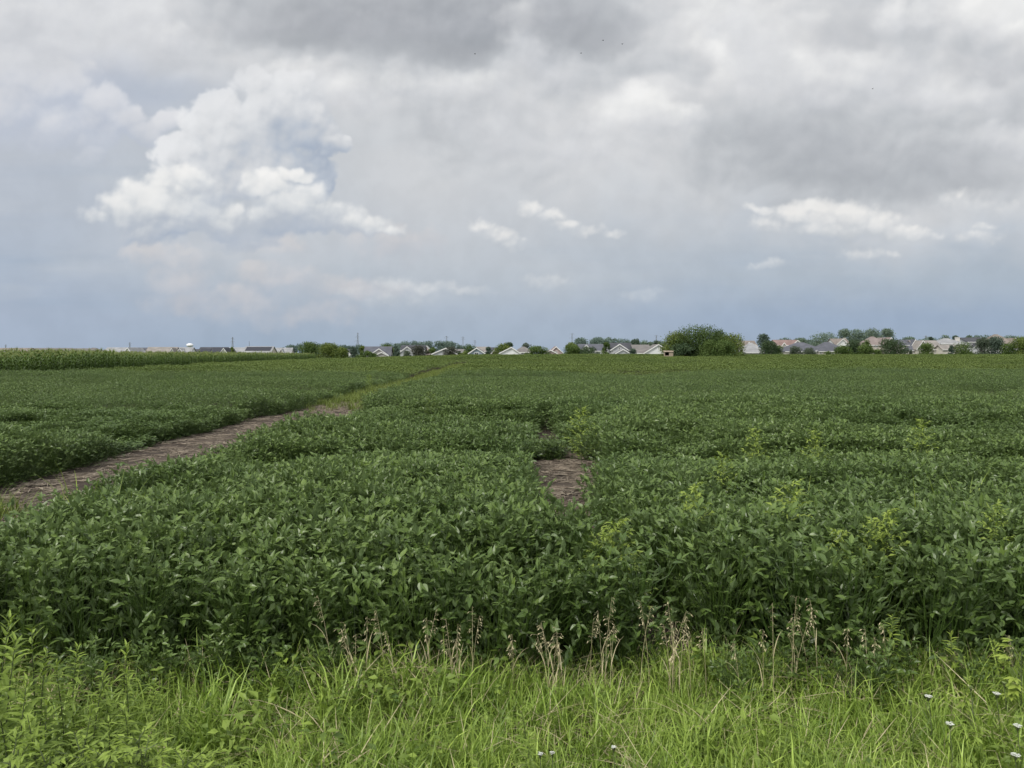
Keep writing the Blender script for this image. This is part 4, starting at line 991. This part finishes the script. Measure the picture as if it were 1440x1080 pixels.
# ---------------------------------------------------------------- pylons, mast, water tower, birds
M['steel'] = solid_mat('galvanised_steel', (.26, .29, .33), (.22, .25, .29), rough=.7)
M['tank'] = solid_mat('white_tank', (.78, .79, .80), (.72, .73, .74), rough=.5)
def pylon(px, ptop, d, arms, label, w=None):
    x = (px-720)/FPX*d; h = EYE-(ptop-HOR)/FPX*d; root = empty('power_pylon', (x, d, 0)); t = MB(); w = w or h*.075; b = max(.16, d*.00016)
    W = lambda k: w*(1-.72*min(1, k/.72)) if k < .72 else w*.28
    for sx in (-1, 1):
        for sy in (-1, 1):
            t.tube([(sx*W(k), sy*W(k), h*k) for k in (0, .36, .72, 1)], [b]*4, 4)
    lv = [0, .12, .24, .36, .48, .6, .72, .82, .92, 1]
    for a, c in zip(lv, lv[1:]):
        for sy in (-1, 1):
            t.tube([(-W(a), sy*W(a), h*a), (W(c), sy*W(c), h*c)], [b*.6]*2, 4); t.tube([(W(a), sy*W(a), h*a), (-W(c), sy*W(c), h*c)], [b*.6]*2, 4)
            t.tube([(sy*W(a), -W(a), h*a), (sy*W(c), W(c), h*c)], [b*.6]*2, 4); t.tube([(-W(c), sy*W(c), h*c), (W(c), sy*W(c), h*c)], [b*.6]*2, 4)
    t.build('lattice_mast', M['steel'], root)
    for k in arms:
        m = MB(); L = h*.13*(1.15 if k < .8 else .9)
        m.tube([(-L, 0, h*k), (0, 0, h*k+.3), (L, 0, h*k)], [b*.7]*3, 4); m.tube([(-L, 0, h*k), (0, 0, h*(k+.045))], [b*.5]*2, 4); m.tube([(L, 0, h*k), (0, 0, h*(k+.045))], [b*.5]*2, 4)
        for s in (-1, 1): m.tube([(s*L, 0, h*k), (s*L, 0, h*k-1.6)], [b*.5]*2, 4)
        m.build('cross_arm', M['steel'], root)
    return tag(root, label, 'pylon')
pylon(503, 468, 1300, [.62, .8], 'tallest lattice pylon, above the blue green conifer left of centre')
pylon(327, 474, 1500, [.72, .9], 'lattice pylon above the solar roofed houses on the left')
pylon(182.5, 481.5, 1700, [.8, .93], 'short grey pylon above the dark slate roof behind the corn')
pylon(8, 484.5, 2000, [.8, .93], 'faint pylon at the left edge of the skyline')
pylon(628, 472.5, 1500, [.9, .96], 'narrow pylon with a bulky top above the white half gable')
pylon(651, 473.5, 1600, [.85, .95], 'slim pylon right of the bulky topped one')
pylon(668, 478.5, 2000, [.85, .95], 'faint small pylon above the blue grey gable')
pylon(804.5, 469, 1500, [.78, .97], 'tall pylon above the long bush right of centre')
pylon(923, 471.5, 1700, [.72, .97], 'grey pylon just left of the copse')
pylon(1302, 472, 2200, [.8, .95], 'very faint pylon above the wide pinkish tan roof')
x = (350.5-720)/FPX*900; m = empty('radio_mast', (x, 900, 0)); t = MB(); t.tube([(0, 0, 0), (0, 0, EYE+17/FPX*900)], [.5, .3], 6); t.build('pole', M['steel'], m); tag(m, 'plain thin mast above the row of solar panels on the left', 'mast')
d = 1500; x = (267-720)/FPX*d; zt = EYE+14.3/FPX*d; root = empty('water_tower', (x, d, 0)); t = MB(); rr = 6.6; hz = 3.9
ring = [(0, 0, zt-2*hz)]; prof = [(rr*math.sin(a), zt-hz-hz*math.cos(a)) for a in np.linspace(.12, math.pi-.02, 14)]
V = []; F = []; nn = 28
for (pr, pz) in prof:
    for k in range(nn): V.append((pr*math.cos(6.28319*k/nn), pr*math.sin(6.28319*k/nn), pz))
for i in range(len(prof)-1):
    for k in range(nn): F.append((i*nn+k, i*nn+(k+1) % nn, (i+1)*nn+(k+1) % nn, (i+1)*nn+k))
F.append(tuple(range(nn))[::-1]); F.append(tuple((len(prof)-1)*nn+k for k in range(nn)))
t.add(V, F); t.build('tank', M['tank'], root, True)
t = MB(); t.tube([(0, 0, 0), (0, 0, 3), (0, 0, (zt-2*hz)*.8), (0, 0, zt-2*hz+.2)], [3.2, 1.5, 1.3, 2.2], 16); t.build('stem', M['tank'], root); tag(root, 'white bulb shaped water tower above the roofs on the left', 'water tower')

M['feather'] = solid_mat('dark_feather', (.03, .03, .035), rough=.8)
for px, py, lab in [(848, 57, 'tiny dark bird, upper left of the pair high right of centre'), (875, 62, 'tiny dark bird, right one of the pair high right of centre'), (817, 75, 'tiny dark bird left of and below the pair in the sky'), (668, 76, 'tiny dark bird under the grey cloud at top centre'), (1227, 125, 'tiny dark bird alone in the grey cloud at right')]:
    p = at(px, py, 75); b = MB()
    b.tube([(-.07, 0, 0), (-.03, 0, .01), (.03, 0, .012), (.06, 0, .015), (.085, 0, .012)], [.008, .026, .03, .02, .006], 7)
    for s in (-1, 1):
        b.add([(-.02, s*.02, .02), (.03, s*.02, .02), (.04, s*.07, .04), (-.01, s*.13, .04), (-.03, s*.07, .035)], [(0, 1, 2, 4), (2, 3, 4)])
    b.add([(-.06, -.008, 0), (-.06, .008, 0), (-.11, .02, 0), (-.11, -.02, 0)], [(0, 1, 2, 3)])
    o = b.build('bird', M['feather'], loc=p); o.rotation_euler.z = random.uniform(0, 6.28); tag(o, lab, 'bird', 'birds high in the sky')
# ---------------------------------------------------------------- sky: a far dome of cloud seen ahead, coloured point by point
def perlin(x, y, seed=0):
    r = np.random.default_rng(1000+seed); gr = r.uniform(0, 2*np.pi, (256, 256)); gxx, gyy = np.cos(gr), np.sin(gr)
    xi = np.floor(x).astype(int); yi = np.floor(y).astype(int); fx = x-xi; fy = y-yi
    u = fx*fx*fx*(fx*(fx*6-15)+10); v = fy*fy*fy*(fy*(fy*6-15)+10)
    def g(i, j, dx, dy):
        a, b = i & 255, j & 255
        return gxx[a, b]*dx+gyy[a, b]*dy
    n = (g(xi, yi, fx, fy)*(1-u)+g(xi+1, yi, fx-1, fy)*u)*(1-v)+(g(xi, yi+1, fx, fy-1)*(1-u)+g(xi+1, yi+1, fx-1, fy-1)*u)*v
    return n*1.4                                       # about -1..1
def fbm(x, y, sc, octv=5, rough=.5, seed=0):
    t = 0; a = 1; tot = 0
    for o in range(octv):
        t = t+a*perlin(x*sc+o*17.3, y*sc+o*9.1, seed+o); tot += a; a *= rough; sc *= 2.03
    return t/tot
def worley(x, y, sc, seed=0):
    r = np.random.default_rng(2000+seed); jx, jy = r.random((256, 256)), r.random((256, 256))
    x = x*sc; y = y*sc; xi = np.floor(x).astype(int); yi = np.floor(y).astype(int); acc = np.zeros_like(x)
    for i in (-1, 0, 1):
        for j in (-1, 0, 1):
            a, b = (xi+i) & 255, (yi+j) & 255
            d2 = (xi+i+jx[a, b]-x)**2+(yi+j+jy[a, b]-y)**2
            acc += np.exp(-9*d2)
    return np.sqrt(np.maximum(0, -np.log(acc+1e-9)/9+.15))
def sstep(a, b, x):
    t = np.clip((x-a)/(b-a), 0, 1); return t*t*(3-2*t)
def S(r, g, b): return np.array([r, g, b], float)
def lerp(a, b, f): return a+(b-a)*f[..., None]
def rampc(stops, t):
    ps = [p for p, _ in stops]; return np.stack([np.interp(t, ps, [c[k] for _, c in stops]) for k in range(3)], -1)

def sky_colours(px, py):
    """display colours (0..255) of the cloud cover; px, py are directions in photo-pixel units about the horizon point"""
    x, y = px/100., py/100.
    def warp(amp, sc, seed, o=3): return px+amp*100*fbm(x, y, sc, o, .5, seed), py+amp*100*fbm(x, y, sc, o, .5, seed+50)
    def soft(cx, cy, rx, ry, P=None):
        X, Y = P or (px, py); return np.exp(-(((X-cx)/rx)**2+((Y-cy)/ry)**2))
    def heap(blobs, wamp, wsc, nsc, namp, bsc, bamp, seed, light, k=.18, flat=0.):
        def H(px, py):
            x, y = px/100., py/100.
            X = px+wamp*(fbm(x, y, wsc, 3, .5, seed)+.45*fbm(x, y, wsc*3.4, 3, .5, seed+60)); Y = py+wamp*(fbm(x, y, wsc, 3, .5, seed+50)+.45*fbm(x, y, wsc*3.4, 3, .5, seed+70))
            f = None
            for (cx, cy, rx, ry, *wt) in blobs:
                dy = (Y-cy)/ry
                b = (1-((X-cx)/rx)**2-np.where(dy > 0, dy*dy*(1+flat), dy*dy))*(wt[0] if wt else 1)
                b = np.maximum(b, -2.5)
                f = b if f is None else np.maximum(f, b)+.25*k*np.maximum(0, 1-np.abs(f-b)/k)**2
            f = np.maximum(f, -1.8)
            n = fbm(x, y, nsc, 6, .52, seed+7)
            xx = x+.06*fbm(x, y, 4., 3, .5, seed+20); yy = y+.06*fbm(x, y, 4., 3, .5, seed+30)
            w = (.5-worley(xx, yy, bsc, seed))+.5*(.5-worley(xx, yy, bsc*2.1, seed+3))+.10*(.5-worley(xx, yy, bsc*4.3, seed+5))
            return f+namp*n+bamp*w
        mg = 60+wamp
        M_ = (px > min(b[0]-1.6*b[2] for b in blobs)-mg) & (px < max(b[0]+1.6*b[2] for b in blobs)+mg) & (py > min(b[1]-1.6*b[3] for b in blobs)-mg) & (py < max(b[1]+1.6*b[3] for b in blobs)+mg)
        hh = np.full(px.shape, -9.); oo = np.zeros(px.shape); qx, qy = px[M_], py[M_]
        h0 = H(qx, qy); out = 0
        for m, wgt in ((1, .28), (2.4, .3), (5, .28), (10, .30)): out = out+wgt*(h0-H(qx+light[0]*m, qy+light[1]*m))/m**.6
        hh[M_] = h0; oo[M_] = out
        return hh, oo
    yy = 497-py                                        # height over the horizon
    col = rampc([(-60, S(152, 169, 190)), (0, S(152, 170, 191)), (45, S(160, 175, 194)), (110, S(172, 184, 197)), (200, S(185, 192, 201)), (300, S(193, 199, 205)), (420, S(200, 204, 210)), (600, S(212, 214, 218)), (1500, S(224, 225, 228))], yy)
    col = lerp(col, S(185, 191, 206), sstep(330, 60, px)*sstep(150, 420, yy)*.8)
    col = lerp(col, S(171, 183, 202), sstep(420, 40, px)*sstep(360, 60, yy)*.6)
    col = lerp(col, S(178, 187, 202), soft(225, 120, 100, 44)*.9)
    stk = fbm(x*.5, y*2.4, .9, 5, .5, 3); col = lerp(col, S(193, 199, 206), sstep(-.1, .6, stk)*.42*sstep(20, 120, yy))
    stk = fbm(x*.3+4, y*2.6, .8, 4, .5, 13); col = lerp(col, S(150, 168, 190), sstep(.0, .6, stk)*.35*sstep(20, 80, yy)*sstep(330, 150, yy))
    P = warp(.28, .7, 60)
    col = lerp(col, S(193, 199, 206), soft(700, 330, 380, 150, P)*.65)
    col = lerp(col, S(208, 210, 213), soft(590, 235, 130, 85, P)*.95)
    col = lerp(col, S(200, 204, 209), soft(800, 230, 260, 90, P)*.7)
    col = lerp(col, S(146, 166, 194), soft(1180, 447, 420, 28, P)*.40)
    col = lerp(col, S(168, 182, 198), soft(1300, 300, 200, 60, P)*.5)
    # faint veiled heaps on the left
    h, s = heap([(30, 95, 60, 38), (85, 112, 60, 36), (140, 140, 50, 32), (175, 165, 46, 26), (235, 166, 30, 20), (205, 180, 44, 20), (0, 150, 90, 60), (90, 180, 90, 40), (125, 222, 26, 18, .8)], 16, 1.2, 1.6, .5, 2.8, .6, 100, (-3, -8))
    a = sstep(-.1, .5, h)*.95*sstep(270, 150, py); col = lerp(col, rampc([(-.6, S(180, 189, 206)), (.0, S(190, 197, 210)), (.4, S(211, 214, 221)), (.9, S(222, 223, 227))], s+.12), a)
    # veiled, faintly pink heaps below the tower
    h, s = heap([(225, 362, 70, 20), (262, 352, 24, 12), (250, 398, 60, 30, .9), (395, 388, 64, 22), (370, 378, 30, 12), (270, 425, 80, 30, .8), (470, 405, 110, 24, .8), (350, 420, 120, 26, .8), (550, 340, 70, 22, .7), (420, 440, 120, 18, .6), (400, 345, 40, 16)], 26, 1.2, 1.6, .75, 2.6, .5, 130, (-3, -7))
    a = sstep(-.3, 1., h)*.75; col = lerp(col, rampc([(-.6, S(170, 181, 197)), (.0, S(187, 191, 200)), (.8, S(213, 209, 209))], s), a)
    col = lerp(col, S(203, 206, 211), soft(330, 345, 190, 46, P)*.6)
    # grey deck overhead
    Pw = warp(.30, .6, 30, 2); Q = (Pw[0]/100, Pw[1]/100)
    dk = fbm(Q[0], Q[1]*1.15, .75, 6, .5, 40)
    dk2 = fbm(Q[0]-.07, (Q[1]-.13)*1.15, .75, 6, .5, 40)
    big = fbm(Q[0], Q[1], .35, 3, .5, 44)
    bil = worley(Q[0]+.1*dk, Q[1]*1.2, 1.5, 46)+.6*worley(Q[0]+.1*dk, Q[1]*1.2, 3.4, 47)
    bil2 = worley(Q[0]+.1*dk-.06, Q[1]*1.2-.13, 1.5, 46)+.6*worley(Q[0]+.1*dk-.06, Q[1]*1.2-.13, 3.4, 47)
    edge = 205+95*dk+275*soft(130, 220, 300, 190)-95*soft(1340, 270, 280, 160)+40*soft(560, 200, 140, 120)
    cov = sstep(-60, 100, yy-edge)
    br = .66+.28*dk+.28*big+.26*(dk-dk2)+.26*(bil2-bil)
    for (cx, cy, rx, ry, w) in [(540, 25, 190, 62, -.58), (660, 40, 70, 44, -.38), (1150, 190, 150, 56, -.28), (1390, 160, 110, 85, -.12), (800, 25, 90, 48, -.24), (1250, 250, 200, 40, -.24), (690, 150, 120, 36, -.06), (1190, 30, 50, 40, -.12), (1390, 60, 60, 30, -.1), (1080, 240, 120, 40, -.13),
                                (910, 142, 55, 30, .42), (880, 160, 60, 25, .2), (1075, 108, 55, 40, .30), (1395, 12, 110, 32, .5), (1035, 40, 60, 50, .28), (820, 195, 150, 40, .14), (1345, 132, 60, 14, .3), (460, 128, 70, 40, .26), (730, 70, 40, 40, .2), (1240, 95, 170, 50, .24), (1060, 60, 60, 60, .15), (20, 30, 110, 60, .2), (900, 270, 260, 60, .1), (630, 110, 120, 40, .15), (230, 45, 130, 60, .12), (1420, 205, 60, 20, .12), (390, 100, 50, 20, .2)]:
        br = br+w*soft(cx, cy, rx, ry, (px*.5+Pw[0]*.5, py*.5+Pw[1]*.5))
    dc = rampc([(-.2, S(154, 159, 166)), (.1, S(165, 169, 175)), (.35, S(183, 187, 192)), (.55, S(199, 202, 206)), (.8, S(217, 218, 220)), (1.1, S(242, 242, 241))], br)
    dc = lerp(dc, S(200, 204, 212), sstep(420, 0, px)*.45)
    col = lerp(col, dc, cov*.94)
    # billows standing out of the deck, and its dark bellies
    h, s = heap([(1060, 60, 60, 55), (1090, 112, 60, 36), (1150, 130, 70, 34), (1230, 105, 70, 44), (1310, 125, 70, 34), (1390, 120, 60, 40), (1420, 195, 60, 28), (905, 140, 46, 30), (960, 150, 50, 22, .8), (870, 165, 60, 22, .8), (1390, 15, 110, 34), (1280, 20, 60, 30), (470, 130, 60, 30), (540, 120, 70, 26, .8), (640, 120, 80, 30, .8), (760, 90, 60, 40, .8), (400, 105, 50, 24), (730, 40, 34, 46), (1010, 20, 50, 40), (20, 20, 70, 40), (120, 30, 90, 40, .8), (230, 70, 90, 30, .7), (800, 200, 120, 30, .6), (690, 170, 90, 30, .6)], 34, 1.0, 1.5, .9, 2.3, .62, 300, (-3.2, -7), k=.5)
    a = sstep(-.5, 1.1, h)*.72; col = lerp(col, rampc([(-.9, S(178, 182, 189)), (-.3, S(195, 198, 204)), (.15, S(212, 214, 218)), (.6, S(229, 230, 231)), (1.1, S(243, 243, 242))], s+.45*soft(910, 140, 60, 34)+.4*soft(1390, 12, 110, 40)-.2*soft(150, 30, 200, 60)), a)
    h, s = heap([(420, 25, 120, 34), (520, 35, 120, 50), (610, 35, 100, 54), (680, 40, 60, 50), (800, 25, 70, 44), (860, 40, 50, 30, .8), (1120, 195, 90, 40), (1200, 215, 120, 44), (1330, 235, 120, 44), (1390, 90, 60, 30, .8), (1190, 40, 50, 36, .8)], 40, .9, 1.3, .85, 2.0, .45, 330, (-3, -7), k=.5)
    a = sstep(-.6, 1.2, h)*(.74-.36*sstep(850, 1050, px)); col = lerp(col, rampc([(-.9, S(150, 155, 162)), (-.2, S(163, 167, 173)), (.3, S(178, 181, 187)), (1., S(200, 203, 207))], s), a)
    # tower of cumulus
    h, s = heap([(330, 205, 70, 55), (380, 160, 55, 55), (425, 178, 52, 52), (464, 203, 28, 18), (300, 158, 48, 30), (408, 122, 46, 30, .8), (236, 215, 26, 20), (370, 245, 80, 44), (446, 250, 26, 36), (285, 245, 70, 44), (262, 205, 40, 26), (350, 120, 36, 24, .8)], 20, 1.3, 1.9, .55, 3.2, .72, 160, (-3.5, -6.5))
    a = sstep(-.2, .32, h)*(.35+.65*sstep(85, 140, py+.25*(px-330)+20*dk)); s = 1.5*s+.14+.25*soft(300, 150, 60, 40)+.2*soft(235, 210, 30, 24)-.75*soft(450, 240, 32, 52)-.34*soft(405, 190, 42, 36)-.25*soft(440, 280, 30, 30)+.3*soft(458, 192, 20, 12)
    tc = rampc([(-.9, S(163, 175, 193)), (-.4, S(181, 190, 203)), (.1, S(203, 207, 213)), (.5, S(221, 223, 226)), (1.1, S(233, 234, 236))], s)
    col = lerp(col, tc, a*.9)
    # bright lower lobes
    h, s = heap([(215, 282, 60, 42), (178, 296, 44, 30), (270, 300, 66, 44), (318, 318, 50, 30), (146, 300, 34, 16, .4), (345, 340, 50, 16, .7), (226, 252, 26, 18), (272, 255, 30, 24), (240, 328, 70, 20), (375, 265, 42, 24), (412, 286, 62, 32), (455, 308, 66, 28), (500, 318, 50, 20), (530, 326, 36, 10, .7), (375, 312, 56, 28, .7), (415, 250, 36, 14), (325, 295, 26, 20)], 20, 1.4, 2.0, .75, 3.2, .75, 200, (-2.6, -6), flat=.4)
    a = sstep(-.35, .7, h)*sstep(385, 325, py+18*dk); s = 1.15*s-.08-.7*soft(250, 350, 190, 30)-.45*soft(398, 328, 60, 26)-.3*soft(335, 270, 16, 34)+.34*soft(205, 275, 60, 34)+.32*soft(385, 264, 46, 22)-.3*soft(300, 275, 30, 20)-.25*soft(240, 320, 40, 14)+.2*soft(322, 305, 24, 30)-.2*soft(470, 325, 60, 14)
    t2 = rampc([(-.9, S(170, 181, 197)), (-.35, S(188, 195, 205)), (.1, S(212, 216, 220)), (.55, S(232, 233, 233)), (1.1, S(244, 243, 241))], s)
    col = lerp(col, t2, a*.93)
    # small clouds
    h, s = heap([(1070, 292, 26, 7, .6), (1120, 296, 50, 15), (1160, 300, 50, 20), (1200, 304, 46, 22), (1235, 314, 40, 20), (1268, 327, 32, 11, .8), (1180, 322, 90, 14, .8), (1090, 312, 30, 12, .5)], 12, 1.8, 2.6, .7, 4.5, .75, 260, (-1.5, -5), flat=-.3)
    a = sstep(-.5, .9, h)*.92; s = s-.5*soft(1180, 338, 110, 12)+.15*soft(1170, 295, 60, 14)
    col = lerp(col, rampc([(-.9, S(180, 188, 199)), (-.3, S(198, 203, 208)), (.15, S(218, 220, 222)), (.7, S(238, 237, 235))], s), a)
    h, s = heap([(680, 318, 18, 9), (700, 330, 28, 12), (722, 342, 18, 9, .8), (748, 295, 18, 9), (772, 303, 22, 8), (800, 315, 24, 8, .9), (830, 322, 22, 6, .6), (858, 327, 16, 5, .5),
                 (1213, 357, 28, 7, .6), (1258, 358, 10, 5, .5), (1320, 326, 12, 5, .5), (1378, 334, 30, 8, .7), (1388, 322, 18, 5, .5),
                 (556, 402, 30, 10, .7), (600, 406, 44, 8, .7), (650, 409, 40, 6, .6), (560, 416, 70, 12, .5), (770, 397, 28, 8, .55), (1080, 372, 22, 6, .45), (910, 411, 24, 6, .35), (1395, 288, 26, 10, .45), (1360, 280, 30, 10, .35)], 11, 2.0, 3.0, 1.0, 5.5, .7, 240, (-1.5, -4.5), flat=-.2)
    fd = np.interp(yy, [70, 110, 150, 185], [.42, .6, .82, .9]); a = sstep(-.9, 1.6, h)*fd
    col = lerp(col, rampc([(-.9, S(184, 191, 202)), (-.2, S(200, 205, 210)), (.3, S(218, 220, 222)), (.9, S(238, 237, 235))], s), a)
    return np.clip(col, 0, 255)

def build_sky():
    az = np.concatenate([np.linspace(-82, -39, 44), np.arange(-38, 38.01, .078), np.linspace(39, 82, 44)])
    el = np.concatenate([[-1.6, -.6], np.arange(-.2, 26.6, .078), np.linspace(27.5, 50, 24)])
    A, E = np.meshgrid(np.radians(az), np.radians(el)); lim = .72
    tx = np.where(np.abs(A) < lim, np.tan(A), np.sign(A)*(math.tan(lim)+(np.abs(A)-lim)*1.2))
    tz = np.tan(E)/np.cos(np.clip(A, -lim, lim))
    c = sky_colours(720+FPX*tx, HOR-FPX*tz)/255.
    lin = np.where(c <= .04045, c/12.92, ((c+.055)/1.055)**2.4)
    Rd = 8600.
    v = np.stack([np.sin(A)*np.cos(E)*Rd, np.cos(A)*np.cos(E)*Rd, np.sin(E)*Rd+EYE], -1).reshape(-1, 3)
    nx, ny = len(az), len(el); i = (np.arange(ny-1)[:, None]*nx+np.arange(nx-1)[None]).ravel()
    q = np.stack([i, i+nx, i+nx+1, i+1], 1).astype(np.int32)
    me = bpy.data.meshes.new('sky'); me.vertices.add(len(v)); me.vertices.foreach_set('co', v.astype(np.float32).ravel())
    me.loops.add(q.size); me.loops.foreach_set('vertex_index', q.ravel()); me.polygons.add(len(q)); me.polygons.foreach_set('loop_start', np.arange(0, q.size, 4, dtype=np.int32)); me.update(calc_edges=True)
    at_ = me.color_attributes.new('cloud', 'FLOAT_COLOR', 'POINT'); at_.data.foreach_set('color', np.concatenate([lin.reshape(-1, 3), np.ones((len(v), 1))], 1).astype(np.float32).ravel())
    m, nt, out = newmat('cloudy_sky'); a = nd(nt, 'ShaderNodeAttribute', attribute_name='cloud'); e = nd(nt, 'ShaderNodeEmission')
    tc = nd(nt, 'ShaderNodeTexCoord'); no = nd(nt, 'ShaderNodeTexNoise', i_Scale=.004, i_Detail=4.); nt.links.new(tc.outputs['Object'], no.inputs['Vector'])
    k = nt.nodes.new('ShaderNodeVectorMath'); k.operation = 'SCALE'; nt.links.new(a.outputs['Color'], k.inputs[0]); nt.links.new(mrange(nt, no.outputs['Fac'], .3, .7, .975, 1.025), k.inputs['Scale'])
    nt.links.new(k.outputs[0], e.inputs[0]); nt.links.new(e.outputs[0], out.inputs[0]); m.cycles.emission_sampling = 'NONE'
    me.materials.append(m); o = bpy.data.objects.new('sky', me); COL.objects.link(o); o['kind'] = 'structure'
build_sky()
# ---------------------------------------------------------------- sky, sun, camera
SUN_EL, SUN_DIR = R(48), Vector((-.55, -.62, 0))       # sun behind cloud, to the left behind the viewer
world = bpy.data.worlds.new('World'); scene.world = world; world.use_nodes = True
nt = world.node_tree; nt.nodes.clear(); L = nt.links
out = nt.nodes.new('ShaderNodeOutputWorld'); bg = nt.nodes.new('ShaderNodeBackground'); L.new(bg.outputs[0], out.inputs[0])
tc = nt.nodes.new('ShaderNodeTexCoord')
sky = nt.nodes.new('ShaderNodeTexSky'); sky.sky_type = 'NISHITA'; sky.sun_disc = False
sky.sun_elevation = SUN_EL; sky.sun_rotation = math.atan2(SUN_DIR.x, SUN_DIR.y); sky.dust_density = 3.; sky.air_density = 1.2
# broken cloud over the rest of the sky
no = nt.nodes.new('ShaderNodeTexNoise'); no.inputs['Scale'].default_value = 2.2; no.inputs['Detail'].default_value = 3; L.new(tc.outputs['Generated'], no.inputs['Vector'])
cl = mixc(nt, mrange(nt, no.outputs['Fac'], .3, .7), (7.0, 7.2, 7.6, 1), (13.5, 13.6, 13.6, 1))
L.new(mixc(nt, .85, sky.outputs[0], cl), bg.inputs[0]); bg.inputs[1].default_value = .115
world.cycles.sampling_method = 'MANUAL'; world.cycles.sample_map_resolution = 512

sl = bpy.data.lights.new('sun', 'SUN'); sl.energy = 2.5; sl.angle = R(14); sl.color = (1., .96, .90)
so = bpy.data.objects.new('sun', sl); COL.objects.link(so)
dv = SUN_DIR.normalized()*math.cos(SUN_EL)+Vector((0, 0, math.sin(SUN_EL)))
so.rotation_euler = dv.to_track_quat('Z', 'Y').to_euler()

cam = bpy.data.cameras.new('camera'); co = bpy.data.objects.new('camera', cam); COL.objects.link(co)
co.location = (0, 0, EYE); co.rotation_euler = (math.pi/2, 0, 0); cam.sensor_width = 36; cam.lens = 36*FPX/1440; cam.shift_y = -(540-HOR)/1440; cam.clip_start = .1; cam.clip_end = 30000
scene.camera = co
scene.render.engine = 'CYCLES'; scene.view_settings.view_transform = 'Standard'; scene.view_settings.look = 'None'; scene.view_settings.exposure = 0
scene.cycles.max_bounces = 6; scene.cycles.diffuse_bounces = 3; scene.cycles.glossy_bounces = 2; scene.cycles.transmission_bounces = 3; scene.cycles.transparent_max_bounces = 4
scene.cycles.use_adaptive_sampling = True; scene.cycles.adaptive_threshold = .02; scene.cycles.use_denoising = True
scene.cycles.caustics_reflective = False; scene.cycles.caustics_refractive = False
